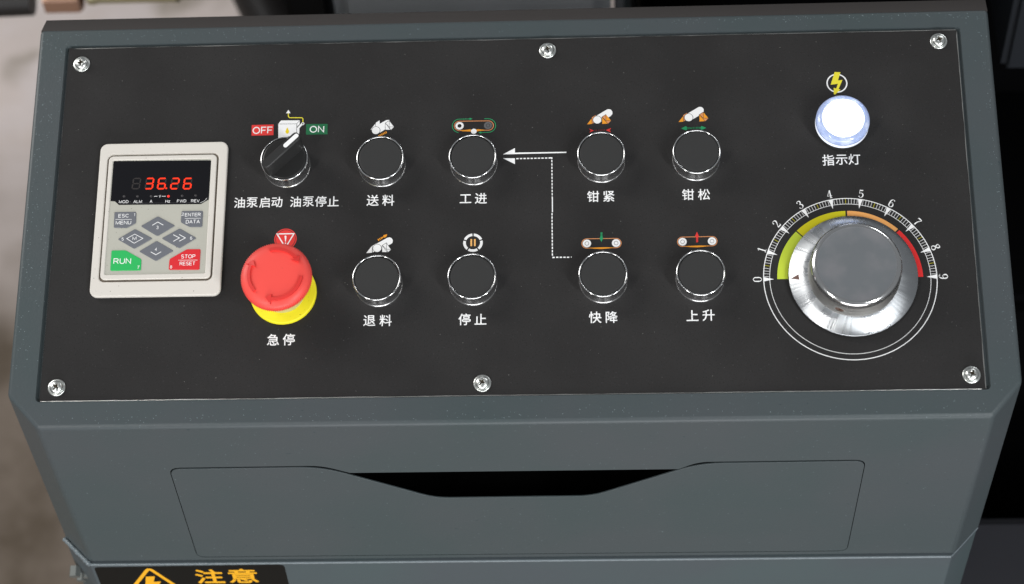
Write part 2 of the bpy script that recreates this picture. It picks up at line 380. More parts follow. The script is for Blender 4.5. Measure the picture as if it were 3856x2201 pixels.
D = {"icon_feed":[["p","w",[[194.26,174.14],[197.4,178.63],[199.76,180.25],[199.91,178.05],[197.57,175.74],[194.98,173.97]]],["l","k",[[197.4,178.63],[197.28,176.01]],0.25],["l","k",[[194.35,174.3],[197.13,178.11]],0.2],["p","w",[[196.23,175.62],[198.5,177.03],[203.93,180.27],[205.84,180.43],[207.1,177.89],[204.3,174.55],[200.15,171.87]]],["p","w",[[203.35,178.5],[205.71,180.12],[208.91,175.66],[206.81,173.45],[203.46,173.53]]],["l","k",[[203.35,178.5],[203.46,173.63],[206.71,173.56],[203.49,178.39],[205.81,179.91],[205.9,175.56],[203.84,177.96]],0.25],["l","k",[[205.9,175.56],[208.77,175.66]],0.22],["l","k",[[205.9,175.56],[206.81,173.61]],0.2],["l","k",[[205.81,179.91],[208.86,175.76]],0.2],["c","k",[197.63,173.39],2.73],["c","w",[197.63,173.39],2.49],["l","o",[[199.45,169.38],[199.99,169.69]],1.3],["l","o",[[200.33,169.87],[200.87,170.17]],1.3],["l","o",[[201.21,170.36],[201.75,170.66]],1.3],["l","o",[[202.09,170.84],[202.64,171.14]],1.3],["l","o",[[202.97,171.33],[203.52,171.63]],1.3],["l","o",[[203.85,171.81],[204.4,172.11]],1.3]],"icon_retract":[["p","w",[[193.78,91.77],[197.18,96.46],[197.38,91.95]]],["p","w",[[197.46,96.45],[199.58,97.81],[199.23,92.92],[197.66,92.05]]],["l","k",[[197.27,96.55],[197.38,91.95]],0.25],["l","k",[[196.95,96.21],[199.48,97.82]],0.2],["p","w",[[199.17,97.32],[202.73,99.36],[206.34,101.45],[207.83,101.78],[209.06,101.15],[209.79,99.83],[209.68,98.33],[209.05,97.44],[207.71,96.66],[203.33,93.84]]],["p","w",[[203.17,96.6],[205.8,98.4],[208.8,93.74],[206.88,91.93],[203.28,91.99]]],["l","k",[[203.26,96.5],[203.37,92.09],[206.64,92.03],[203.36,96.49],[205.89,98.2],[205.99,94.04],[203.74,96.34]],0.25],["l","k",[[205.99,94.04],[208.71,93.8]],0.22],["l","k",[[205.99,94.04],[206.92,92.08]],0.2],["l","k",[[205.89,98.2],[208.66,94.0]],0.2],["l","k",[[207.01,96.28],[209.14,97.44]],0.2],["c","k",[200.36,94.75],2.72],["c","w",[200.36,94.75],2.48],["p","o",[[206.23,103.81],[205.94,102.41],[204.7,101.33],[204.45,102.04],[203.34,101.11],[203.04,101.86],[204.06,102.45],[203.9,103.15]]],["l","o",[[200.74,100.0],[201.3,100.34]],1.3],["l","o",[[201.64,100.55],[202.19,100.89]],1.3],["l","o",[[202.53,101.1],[203.08,101.45]],1.3]],"icon_stop":[["arc","w",[258.72,97.34],5.97,4.34,22.6,85.4],["arc","w",[258.72,97.34],5.97,4.34,94.6,157.4],["arc","w",[258.72,97.34],5.97,4.34,166.6,229.4],["arc","w",[258.72,97.34],5.97,4.34,238.6,301.4],["arc","w",[258.72,97.34],5.97,4.34,310.6,373.4],["p","o2",[[257.16,99.72],[258.19,99.7],[258.23,95.1],[257.2,95.12]]],["p","o2",[[259.31,99.68],[260.34,99.66],[260.37,95.06],[259.34,95.08]]]],"icon_clamp_tight":[["p","o",[[328.9,174.74],[331.6,178.48],[331.94,174.98]]],["p","o3",[[331.89,179.41],[334.38,180.87],[333.75,176.09],[332.03,175.08]]],["l","k",[[331.79,178.74],[332.03,174.98]],0.25],["p","w",[[334.37,180.25],[341.27,184.54],[342.32,184.83],[343.64,184.49],[344.57,183.21],[344.64,181.43],[343.57,180.1],[337.64,176.32]]],["p","o",[[338.06,179.49],[340.6,181.26],[343.71,176.91],[341.69,174.98],[338.0,174.8]]],["p","o3",[[338.06,179.49],[340.6,181.26],[340.54,176.93]]],["p","o3",[[340.54,176.93],[343.71,176.91],[341.79,174.98]]],["l","k",[[338.09,174.9],[338.06,179.49],[340.6,181.16],[340.63,176.93],[338.16,179.49]],0.25],["l","k",[[338.16,179.49],[341.6,174.93]],0.22],["l","k",[[340.63,176.93],[343.62,176.92]],0.2],["c","k",[335.19,177.62],2.8],["c","w",[335.19,177.62],2.51],["p","r",[[329.95,171.7],[331.7,171.03],[333.01,170.38],[331.68,169.74],[330.25,169.14],[331.12,170.42]]],["p","r",[[343.68,171.82],[341.87,171.23],[340.44,170.48],[341.85,169.67],[343.59,168.96],[342.76,170.28]]],["p","r2",[[333.68,170.94],[333.97,170.93],[333.95,169.9],[333.67,169.9]]],["p","r2",[[334.54,170.92],[334.82,170.92],[334.81,169.88],[334.52,169.88]]],["p","r2",[[335.86,170.89],[336.14,170.89],[336.13,169.85],[335.85,169.86]]],["p","r2",[[336.81,170.98],[337.09,170.97],[337.08,169.93],[336.79,169.94]]],["p","r2",[[337.66,170.96],[337.94,170.95],[337.93,169.91],[337.65,169.92]]],["p","r2",[[338.56,170.94],[338.84,170.93],[338.83,169.9],[338.54,169.9]]],["p","r2",[[339.41,170.97],[339.69,170.97],[339.68,169.93],[339.4,169.94]]]],"icon_clamp_release":[["p","o",[[385.33,175.07],[388.08,178.81],[388.36,175.32]]],["p","o3",[[388.39,179.74],[390.88,181.2],[390.18,176.43],[388.46,175.42]]],["l","k",[[388.27,179.07],[388.45,175.32]],0.25],["p","w",[[390.87,180.58],[397.75,184.86],[398.8,185.15],[400.11,184.81],[401.02,183.53],[401.06,181.76],[399.98,180.43],[394.06,176.65]]],["p","o",[[398.17,179.84],[400.72,181.61],[403.75,177.27],[401.71,175.34],[398.02,175.16]]],["p","o3",[[398.17,179.84],[400.72,181.61],[400.59,177.29]]],["p","o3",[[400.59,177.29],[403.75,177.27],[401.8,175.34]]],["l","k",[[398.12,175.26],[398.17,179.84],[400.72,181.51],[400.68,177.29],[398.26,179.84]],0.25],["l","k",[[398.26,179.84],[401.61,175.29]],0.22],["l","k",[[400.68,177.29],[403.65,177.28]],0.2],["c","k",[391.64,177.95],2.78],["c","w",[391.64,177.95],2.5],["p","gr",[[386.86,170.63],[388.63,171.63],[389.92,172.12],[390.51,171.22],[390.47,169.88],[389.84,169.27],[388.58,169.71]]],["p","gr",[[402.22,170.71],[400.65,171.52],[399.34,172.07],[398.66,171.26],[398.62,170.01],[399.26,169.48],[400.59,169.82]]],["p","gr",[[390.84,171.32],[391.17,171.31],[391.13,170.07],[390.8,170.08]]],["p","gr",[[391.5,171.31],[391.83,171.3],[391.79,170.06],[391.46,170.06]]],["p","gr",[[392.25,171.34],[392.58,171.34],[392.55,170.09],[392.22,170.1]]],["p","gr",[[393.2,171.32],[393.53,171.31],[393.49,170.07],[393.16,170.08]]],["p","gr",[[394.14,171.35],[394.47,171.35],[394.43,170.1],[394.1,170.11]]],["p","gr",[[395.18,171.38],[395.51,171.38],[395.47,170.13],[395.14,170.14]]],["p","gr",[[396.12,171.36],[396.45,171.36],[396.41,170.11],[396.08,170.12]]],["p","gr",[[396.97,171.4],[397.3,171.39],[397.26,170.15],[396.93,170.15]]],["p","gr",[[397.81,171.38],[398.14,171.37],[398.11,170.13],[397.78,170.13]]]],"icon_saw_feed":[["l","o3",[[249.63,178.61],[248.87,178.54],[248.17,178.28],[247.55,177.85],[247.05,177.28],[246.7,176.61],[246.53,175.86],[246.54,175.09],[246.73,174.33],[247.09,173.64],[247.6,173.05],[248.23,172.6],[248.94,172.31],[249.69,172.2],[267.69,172.08],[268.44,172.15],[269.15,172.41],[269.77,172.84],[270.27,173.4],[270.62,174.08],[270.8,174.82],[270.79,175.6],[270.61,176.35],[270.25,177.04],[269.75,177.63],[269.12,178.08],[268.41,178.37],[267.66,178.48],[249.63,178.61]],0.42],["l","gr",[[256.77,180.01],[249.71,180.02],[248.67,179.92],[247.69,179.58],[246.82,179.02],[246.11,178.26],[245.59,177.36],[245.29,176.35],[245.23,175.29],[245.41,174.24],[245.82,173.25],[246.44,172.37],[247.23,171.66],[248.16,171.14],[249.17,170.85]],0.4],["p","gr",[[257.73,180.04],[255.91,180.81],[255.92,179.24]]],["l","gr",[[263.04,170.53],[267.7,170.67],[268.78,170.78],[269.8,171.15],[270.69,171.76],[271.41,172.58],[271.91,173.55],[272.17,174.62],[272.16,175.74],[271.9,176.82],[271.39,177.82],[270.66,178.67],[269.76,179.32],[268.73,179.74],[267.65,179.89],[265.12,179.98]],0.4],["p","gr",[[261.51,170.56],[263.32,171.3],[263.33,169.79]]],["p","o",[[249.69,172.53],[253.02,172.51],[256.83,172.95],[256.84,171.39],[251.6,171.71]]],["p","o",[[260.26,172.88],[265.4,172.35],[265.17,172.05],[260.27,171.42]]],["r","w",[249.75,175.4],2.58,1.28],["c","g2",[267.48,175.28],2.57],["r","k2",[267.48,175.28],1.24,0.96],["c","w",[258.65,171.46],1.76]],"icon_fast_lower":[["l","o3",[[327.89,98.64],[327.16,98.57],[326.46,98.32],[325.85,97.91],[325.36,97.37],[325.01,96.72],[324.82,96.01],[324.82,95.27],[324.98,94.55],[325.32,93.89],[325.8,93.33],[326.41,92.9],[327.09,92.63],[327.82,92.53],[345.46,92.46],[346.19,92.53],[346.88,92.78],[347.5,93.19],[347.99,93.73],[348.35,94.38],[348.54,95.09],[348.55,95.82],[348.38,96.54],[348.05,97.2],[347.57,97.76],[346.97,98.19],[346.29,98.47],[345.56,98.57],[327.89,98.64]],0.42],["c","w",[327.86,95.58],2.55],["r","k",[327.86,95.58],1.29,1.06],["c","w",[345.51,95.51],2.55],["r","k",[345.51,95.51],1.3,1.06],["p","o",[[328.52,92.58],[332.94,92.85],[336.65,92.93],[340.35,92.87],[344.63,92.54],[340.34,92.07],[336.63,91.79],[332.93,91.96]]],["p","gr",[[335.46,99.14],[337.87,99.14],[336.67,96.37]]],["p","gr",[[336.16,102.67],[337.41,102.65],[337.41,102.3],[336.15,102.32]]],["p","gr",[[336.15,102.07],[337.4,102.05],[337.39,101.35],[336.14,101.37]]],["p","gr",[[336.14,101.12],[337.39,101.1],[337.38,100.5],[336.13,100.52]]],["p","gr",[[336.13,100.32],[337.38,100.3],[337.36,99.1],[336.11,99.12]]]],"icon_raise":[["l","o3",[[385.68,98.68],[384.95,98.61],[384.26,98.36],[383.64,97.95],[383.14,97.41],[382.78,96.76],[382.58,96.05],[382.56,95.32],[382.72,94.6],[383.04,93.94],[383.52,93.38],[384.11,92.95],[384.79,92.68],[385.51,92.58],[403.26,92.66],[403.99,92.73],[404.68,92.98],[405.3,93.38],[405.8,93.93],[406.17,94.57],[406.37,95.28],[406.39,96.01],[406.24,96.73],[405.92,97.39],[405.45,97.95],[404.86,98.38],[404.18,98.65],[403.46,98.75],[385.68,98.68]],0.42],["c","w",[385.6,95.63],2.53],["r","k",[385.6,95.63],1.29,1.06],["c","w",[403.36,95.7],2.53],["r","k",[403.36,95.7],1.29,1.06],["p","o",[[386.21,92.64],[390.71,92.9],[394.4,92.98],[398.09,92.92],[402.43,92.74],[398.06,92.12],[394.37,91.84],[390.68,92.01]]],["p","r",[[393.07,98.68],[395.66,98.73],[394.46,101.94]]],["p","r",[[393.86,98.71],[395.1,98.69],[395.07,97.59],[393.82,97.62]]],["p","r",[[393.82,97.47],[395.07,97.45],[395.04,96.75],[393.8,96.77]]],["p","r",[[393.79,96.57],[395.04,96.55],[395.02,95.95],[393.78,95.98]]],["p","r",[[393.77,95.73],[395.01,95.71],[395.0,95.11],[393.75,95.13]]]],"icon_pump":[["p","r",[[119.67,178.77],[133.39,178.86],[133.59,171.61],[119.85,171.52]]],["t","w","OFF",[126.65,175.05],12.6,4.83],["p","gr2",[[153.8,178.69],[167.29,178.56],[167.42,171.43],[153.96,171.5]]],["t","w","ON",[160.72,175.03],9.06,4.61],["p","w",[[136.3,179.23],[137.97,181.51],[149.82,181.36],[149.68,171.81],[148.18,171.57],[136.72,169.08]]],["l","k",[[136.35,179.12],[147.9,178.98],[149.82,181.3]],0.25],["l","k",[[147.95,178.98],[148.12,171.85]],0.3],["l","k",[[148.42,175.95],[151.26,179.35]],1.6],["l","w",[[148.63,175.67],[151.27,178.91]],1.25],["l","y",[[151.75,179.72],[151.65,182.42],[150.92,183.1],[143.25,183.26],[142.46,184.05],[142.31,186.54]],0.55],["c","w",[151.73,178.95],0.95],["c","k2",[151.73,178.95],0.5],["p","w",[[140.9,186.35],[143.78,186.34],[142.33,188.69]]],["p","y2",[[142.05,176.64],[142.76,175.25],[143.31,173.87],[143.16,172.77],[142.22,172.25],[141.24,172.81],[141.05,173.91],[141.5,175.28]]]],"icon_emergency":[["c","r",[143.92,101.8],6.89],["c","k",[143.92,101.8],6.24],["c","r",[143.92,101.8],5.89],["l","w",[[138.59,105.26],[148.98,105.26],[144.15,96.2],[138.59,105.26],[139.7,105.24]],0.7],["p","w",[[143.26,103.8],[143.89,104.16],[144.49,103.65],[144.23,100.11],[143.82,100.12]]],["c","w",[144.03,99.06],0.41]],"icon_power":[["r","w",[483.85,199.37],6.45,5.65],["p","y",[[482.85,207.13],[486.42,206.83],[484.57,201.29],[487.37,201.55],[484.63,195.41],[485.78,194.97],[482.36,191.7],[481.52,191.82],[481.66,196.32],[483.13,195.66],[484.44,198.98],[479.93,198.41]]]],"flow_arrows":[["p","w",[[276.74,155.53],[284.18,159.66],[284.18,156.59],[315.95,156.5],[315.94,155.74],[284.18,155.57]]],["p","w",[[276.75,152.97],[284.18,152.76],[284.19,148.81]]],["p","w",[[285.0,152.87],[286.47,152.84],[286.47,152.07],[285.0,152.1]]],["p","w",[[287.21,152.87],[288.68,152.84],[288.68,152.07],[287.21,152.1]]],["p","w",[[289.43,152.86],[290.89,152.83],[290.89,152.07],[289.43,152.1]]],["p","w",[[291.64,152.86],[293.1,152.83],[293.1,152.07],[291.64,152.1]]],["p","w",[[293.85,152.86],[295.31,152.83],[295.31,152.06],[293.85,152.09]]],["p","w",[[296.06,152.86],[297.52,152.83],[297.52,152.06],[296.06,152.09]]],["p","w",[[298.27,152.85],[299.73,152.82],[299.73,152.06],[298.26,152.09]]],["p","w",[[300.48,152.85],[301.94,152.82],[301.93,152.06],[300.47,152.09]]],["p","w",[[302.68,152.85],[304.15,152.82],[304.14,152.06],[302.68,152.09]]],["p","w",[[304.89,152.85],[306.35,152.82],[306.35,152.05],[304.89,152.08]]],["p","w",[[305.17,152.9],[307.28,152.92],[307.27,151.64],[306.63,151.66],[306.63,152.1],[305.17,152.13]]],["p","w",[[306.62,151.02],[307.27,151.01],[307.26,149.54],[306.62,149.56]]],["p","w",[[306.63,148.79],[307.27,148.78],[307.27,147.32],[306.62,147.33]]],["p","w",[[306.64,146.57],[307.28,146.56],[307.27,145.1],[306.63,145.11]]],["p","w",[[306.65,144.35],[307.29,144.34],[307.28,142.88],[306.64,142.89]]],["p","w",[[306.66,142.13],[307.3,142.12],[307.29,140.66],[306.65,140.67]]],["p","w",[[306.66,139.91],[307.3,139.9],[307.3,138.45],[306.66,138.46]]],["p","w",[[306.67,137.7],[307.31,137.69],[307.3,136.24],[306.66,136.25]]],["p","w",[[306.68,135.49],[307.32,135.48],[307.31,134.03],[306.67,134.04]]],["p","w",[[306.69,133.28],[307.33,133.27],[307.32,131.82],[306.68,131.83]]],["p","w",[[306.7,131.08],[307.33,131.06],[307.33,129.62],[306.69,129.63]]],["p","w",[[306.7,128.87],[307.34,128.86],[307.33,127.42],[306.7,127.43]]],["p","w",[[306.71,126.67],[307.35,126.66],[307.34,125.22],[306.7,125.23]]],["p","w",[[306.78,126.36],[307.42,126.35],[307.42,116.33],[306.79,116.34]]],["p","w",[[306.5,115.72],[307.19,115.71],[307.18,114.21],[306.49,114.22]]],["p","w",[[306.51,113.51],[307.2,113.49],[307.19,112.0],[306.5,112.01]]],["p","w",[[306.52,111.29],[307.21,111.28],[307.2,109.79],[306.51,109.8]]],["p","w",[[306.52,109.08],[307.22,109.07],[307.21,107.58],[306.52,107.59]]],["p","w",[[306.53,106.88],[307.22,106.86],[307.21,105.37],[306.52,105.39]]],["p","w",[[306.54,104.67],[307.23,104.66],[307.22,103.17],[306.53,103.19]]],["p","w",[[306.55,102.47],[307.24,102.46],[307.23,100.97],[306.54,100.99]]],["p","w",[[306.56,100.27],[307.25,100.26],[307.24,98.78],[306.55,98.79]]],["p","w",[[306.56,98.08],[307.25,98.07],[307.25,96.58],[306.56,96.6]]],["p","w",[[306.57,95.88],[307.26,95.87],[307.25,94.39],[306.56,94.4]]],["p","w",[[306.58,93.69],[307.27,93.68],[307.26,92.2],[306.57,92.22]]],["p","w",[[306.59,91.51],[307.28,91.49],[307.27,90.02],[306.58,90.03]]],["p","w",[[306.59,89.32],[307.28,89.31],[307.28,87.83],[306.59,87.85]]],["p","w",[[306.91,87.1],[308.35,87.08],[308.34,86.22],[306.91,86.24]]],["p","w",[[309.15,87.12],[310.58,87.1],[310.58,86.3],[309.15,86.33]]],["p","w",[[311.33,87.09],[312.76,87.06],[312.76,86.26],[311.32,86.29]]],["p","w",[[313.51,87.05],[314.94,87.02],[314.93,86.22],[313.5,86.25]]],["p","w",[[315.69,87.01],[317.12,86.98],[317.11,86.18],[315.68,86.21]]],["p","w",[[318.15,87.09],[318.55,87.08],[318.54,86.28],[318.14,86.29]]]],"captions":{"feed":[["送",196.8,126.36],["料",206.43,126.26]],"saw_feed":[["工",253.93,126.35],["进",263.33,126.43]],"retract":[["退",196.78,48.21],["料",206.56,48.18]],"stop":[["停",254.05,48.06],["止",263.62,48.04]],"clamp_tight":[["钳",332.0,126.32],["紧",341.57,126.31]],"clamp_release":[["钳",389.8,126.42],["松",399.48,126.4]],"fast_lower":[["快",332.24,48.12],["降",342.07,48.13]],"raise_":[["上",390.21,48.28],["升",399.76,48.37]],"emergency":[["急",139.08,36.96],["停",148.52,36.98]],"pump":[["油",114.47,126.4],["泵",122.32,126.43],["启",130.03,126.37],["动",137.63,126.4],["油",149.15,126.35],["泵",157.1,126.37],["停",164.79,126.31],["止",172.47,126.25]],"lamp":[["指",475.83,147.59],["示",483.88,147.69],["灯",491.65,147.8]]},"keys":{"escape":["kg",[[37.79,120.36],[51.41,120.33],[51.69,112.71],[46.24,109.68],[38.07,109.91]]],"enter":["kg",[[79.5,120.27],[92.79,120.17],[92.86,109.43],[84.88,109.58],[79.35,112.82]]],"up":["kg",[[65.0,117.09],[76.17,110.68],[65.46,103.85],[54.76,110.69]]],"left":["kg",[[51.35,108.96],[62.69,102.5],[51.71,95.78],[41.02,102.35]]],"right":["kg",[[79.07,108.83],[89.82,102.24],[79.47,95.66],[68.18,102.4]]],"down":["kg",[[65.27,100.9],[76.13,94.17],[65.6,87.55],[54.74,94.09]]],"run":["kgreen",[[37.72,95.02],[46.5,95.02],[56.61,89.02],[56.72,81.69],[37.85,81.71]]],"stop":["kred",[[84.1,94.96],[92.63,94.96],[92.64,81.52],[73.74,81.78],[73.83,88.72]]]},"leg_escape":[["t","w","ESC",[43.78,117.73],6.5,2.37],["l","w",[[38.87,115.38],[48.96,115.19]],0.25],["t","w","MENU",[43.95,113.17],9.58,2.44],["t","w","1",[50.45,118.23],0.74,1.97]],"leg_enter":[["t","w","2",[80.36,118.05],1.46,1.97],["t","w","ENTER",[86.63,117.62],9.78,2.28],["l","w",[[81.85,115.2],[91.67,115.17]],0.25],["t","w","DATA",[86.88,112.99],8.64,2.43]],"leg_up":[["l","w",[[61.93,111.03],[65.25,113.16],[68.75,111.06]],0.4],["t","w","3",[65.25,109.56],1.32,2.12]],"leg_left":[["t","w","5",[44.17,102.29],1.32,2.03],["l","w",[[46.65,102.56],[51.44,105.44],[56.68,102.53],[51.47,99.43],[46.65,102.56]],0.35],["t","w","M",[51.47,102.71],2.5,2.27]],"leg_right":[["l","w",[[75.29,104.61],[79.22,102.43],[75.55,100.24]],0.4],["l","w",[[78.94,104.7],[82.88,102.36],[79.2,100.25]],0.4],["t","w","6",[86.47,102.14],1.32,2.03]],"leg_down":[["t","w","4",[65.19,95.22],1.38,2.02],["l","w",[[62.08,93.57],[65.34,91.65],[68.51,93.53]],0.4]],"leg_run":[["t","w","RUN",[44.93,87.91],10.82,3.71],["t","w","7",[55.06,83.64],1.32,2.16]],"leg_stop":[["t","w","STOP",[85.32,90.21],8.74,2.55],["l","w",[[79.42,87.85],[91.14,87.72]],0.25],["t","w","RESET",[85.15,85.58],9.6,2.39],["t","w","8",[75.23,83.52],1.32,2.0]],"window":[["p","blk",[[35.32,154.68],[95.33,154.0],[95.95,153.43],[95.85,127.6],[93.85,126.45],[91.15,124.69],[40.18,125.12],[37.58,127.54],[34.83,127.75],[34.84,154.21]]]],"window_text":[["t","w","MOD",[43.07,127.2],5.92,1.9],["t","g2","s.",[47.28,127.12],1.18,0.95],["t","w","ALM",[51.78,127.11],5.32,1.9],["t","w","A",[60.11,127.11],1.64,1.82],["t","w","Hz",[70.5,126.98],2.94,1.89],["t","w","FWD",[79.11,126.98],5.76,1.89],["t","w","REV",[87.58,126.89],5.3,1.9],["l","w",[[61.74,130.4],[63.88,130.35]],0.3],["t","w","V",[65.43,130.32],1.32,1.75],["l","w",[[66.61,130.3],[69.05,130.33]],0.3],["l","g2",[[40.12,126.07],[90.59,125.65]],0.12],["l","w",[[90.6,125.41],[93.1,126.63],[94.83,128.64]],0.2]],"leds":[[43.12,130.76,0],[51.47,130.6,0],[59.96,130.51,0],[70.67,130.3,1],[79.21,130.45,0],[87.6,130.44,0]],"digits":[[" ",50.17,139.19],["3",58.32,139.03],["6",66.01,138.88],["2",74.22,138.72],["6",82.13,138.56]],"dig_size":[5.32,7.800000000000011],"dp":[69.02,135.64]}
# ================================================================== THE CONSOLE
console = bpy.data.objects.new('control_console', None); COL.objects.link(console)
console['label'] = 'grey-green painted metal control console with black sloping button panel'
console['category'] = 'control console'
console['panel'] = 1
DN = Vector((-0.016, -sin(TH), -cos(TH))).normalized()       # down the front, panel frame
UPW = Vector((0, sin(TH), cos(TH)))

def boolean(me, cutter, op='DIFFERENCE'):
    a = bpy.data.objects.new('a', me); b = bpy.data.objects.new('b', cutter)
    COL.objects.link(a); COL.objects.link(b)
    md = a.modifiers.new('b', 'BOOLEAN'); md.object = b; md.operation = op; md.solver = 'EXACT'
    md.material_mode = 'TRANSFER'
    dg = bpy.context.evaluated_depsgraph_get(); dg.update()
    r = bpy.data.meshes.new_from_object(a.evaluated_get(dg))
    bpy.data.objects.remove(a); bpy.data.objects.remove(b)
    r.polygons.foreach_set('use_smooth', [p.area < 9e-4 and p.use_smooth for p in r.polygons])
    return r
def hull_prism(top, bottom, m, bev=1.6, seg=3, edges=None):
    bm = bmesh.new(); n = len(top)
    vt = [bm.verts.new(Vector(p) * K) for p in top]; vb = [bm.verts.new(Vector(p) * K) for p in bottom]
    bm.faces.new(vt); bm.faces.new(vb[::-1])
    for i in range(n): bm.faces.new((vt[i], vb[i], vb[(i + 1) % n], vt[(i + 1) % n]))
    bmesh.ops.recalc_face_normals(bm, faces=bm.faces)
    bmesh.ops.bevel(bm, geom=list(bm.edges), offset=bev * K, segments=seg, profile=.5, affect='EDGES', clamp_overlap=True)
    for f in bm.faces: f.smooth = f.calc_area() < 9e-4
    me = bpy.data.meshes.new('h'); bm.to_mesh(me); bm.free(); me.materials.append(m)
    me.set_sharp_from_angle(angle=rd(30))
    return me
def drop(p, level):            # slide p along DN until its height over B's drop is reached
    p = Vector(p); return p + DN * ((p.dot(UPW) - level) / (-DN.dot(UPW)))
B0 = Vector((0.2, -17, 1))
LEVEL = (B0 + DN * 160).dot(UPW)
top = [(-19.5, 4, 1), (0.2, -17, 1), (562.6, -17, 1), (581, 4, 1), (580.2, 248.3, 1), (-19.5, 248.3, 1)]
me = hull_prism(top, [drop(p, LEVEL) for p in top], PAINT, 2.4, 4)
# shallow recess that takes the faceplate
cut = curve_mesh([fillet([(-2.2, -.5), (562.4, -.5), (562.0, 236.3), (-2.0, 236.3)], 3)], -1.6, 6, 0, PAINT, 'c')
me = boolean(me, cut)
# opening behind the flap: outline in the plane of the front (u, d)
FR = Matrix(((1, DN.x, 0), (0, DN.y, 0), (0, DN.z, 0))).to_3x3()
NF = Vector((1, 0, 0)).cross(DN).normalized()        # points into the cabinet
if NF.y < 0: NF = -NF
FM = Matrix(((1, -DN.x, -NF.x, 0), (0, -DN.y, -NF.y, -17 * K), (0, -DN.z, -NF.z, 1 * K), (0, 0, 0, 1)))  # (u, -d, out) -> panel
def fr(u, d): return (u, -d)
hole = fillet([fr(71.6, 45), fr(165.3, 44.6), fr(182.0, 53.2), fr(381.9, 53.2), fr(394.0, 45.4), fr(494.0, 45.0), fr(493.6, 154.5), fr(72.2, 154.5)],
              [7, 10, .5, .5, 10, 7, 6, 6])
cut = curve_mesh([hole], -90, 12, 0, VOID, 'c'); cut.transform(FM)
me = boolean(me, cut)
cabinet = link('cabinet', me, console)
# flap with scooped finger grip
flap = fillet([fr(71.85, 47.2), fr(164.9, 46.8), fr(232.5, 84.4), fr(329.5, 84.0), fr(394.6, 47.6), fr(493.7, 47.2), fr(493.35, 155.3), fr(72.4, 155.3)],
              [6.5, 14, 9, 9, 14, 6.5, 5.5, 5.5], 6)
fm = curve_mesh([flap], -1.35, -.25, .25, PAINT, 'f'); fm.transform(FM)
link('flap_door', fm, console, label='flush door flap with scooped finger opening in the lower front')
# rear lip
a = (248.6, .6)
lip = hull_prism([(-19.3, 247.0, .55), (580, 247.0, .55), (580, 257.3, -3.3), (-17.5, 257.3, -3.3)],
                 [(-19.3, 247.0, -40), (580, 247.0, -40), (580, 257.3, -40), (-17.5, 257.3, -40)], LIP, .5, 2)
link('rear_lip', lip, console, label='darker folded lip along the back edge of the console')
# pedestal below
PB = [(-19.5, 4, 1), (0.0, -17, 1), (561.0, -17, 1), (580, 5, 1), (580.2, 248.3, 1), (-19.5, 248.3, 1)]
off = -NF * 1.3
L1 = (B0 + DN * 160.4).dot(UPW)
def horiz(v):                  # shift outward horizontally for the front vertices only
    return v
pt_ = [drop(Vector(p) + (off if i < 4 else Vector((0, 0, 0))), L1) for i, p in enumerate(PB)]
Lg = L1 - 820
pb_ = [p + DN * (830) for p in pt_]
pb_ = [drop(p, Lg) for p in pt_]
ped = hull_prism(pt_, pb_, PAINT_LOW, 1.0, 4)
link('pedestal', ped, console, label='lower painted housing below the fold, proud of the front')
# weld bead down the left chamfer where the two housings meet
mb = MB()
WELD = mat('painted_weld', srgb(112, 122, 127), .28, spec=.7, bump=.25, bscale=420)
rnd = random.Random(3)
def bead(mb, p0, p1, nb, r0, r1, wob):
    ring = []; d = (p1 - p0).normalized(); e1 = Vector((0, 0, 1)).cross(d).normalized(); e2 = d.cross(e1)
    for i in range(nb + 1):
        t = i / nb; c = p0.lerp(p1, t) + e2 * rnd.uniform(-wob, wob); r = r0 + r1 * (rnd.random() + .5 * sin(i * 2.1))
        ring.append([tuple(c + (e1 * cos(2 * pi * k / 8) + e2 * sin(2 * pi * k / 8)) * r) for k in range(8)])
    mb.add([p for r in ring for p in r], [(i * 8 + k, i * 8 + (k + 1) % 8, (i + 1) * 8 + (k + 1) % 8, (i + 1) * 8 + k) for i in range(nb) for k in range(8)]
           + [tuple(range(8))[::-1], tuple(nb * 8 + k for k in range(8))], WELD, True)
bead(mb, pt_[0] + Vector((0, -.5, .8)), pt_[1] + Vector((.5, -.4, .6)), 30, 1.25, .5, .25)
mb.build('weld_bead', console, label='lumpy painted weld on the left corner')
mb = MB()
bead(mb, pt_[1] + Vector((.5, .25, -.9)), pt_[2] + Vector((-.5, .25, -.9)), 240, .95, .10, .06)
bead(mb, pt_[2] + Vector((-.3, .2, -.7)), pt_[3] + Vector((0, .1, -.3)), 20, .6, .12, .08)
mb.build('seam_bead', console, label='painted seam bead along the fold above the pedestal')
# bolt heads on the left flank below the weld
mb = MB()
pv = pt_[0] + DN * 28 + Vector((2, -8, 0))
for dx, dy, r in ((0, 0, 4.0), (7, -3, 3.0), (1, -9, 3.4)):
    hexa = [(pv.x + dx + r * cos(rd(60 * k + 10)), pv.z + dy * 1.5 + r * sin(rd(60 * k + 10))) for k in range(6)]
    vs = [(x, pv.y + 3, z) for x, z in hexa] + [(x, pv.y - 4, z) for x, z in hexa]
    mb.add(vs, [tuple(range(6, 12))[::-1]] + [(k, (k + 1) % 6, 6 + (k + 1) % 6, 6 + k) for k in range(6)], mat('dull_bolt', srgb(120, 124, 122), .45, .6))
mb.build('corner_bolts', console)
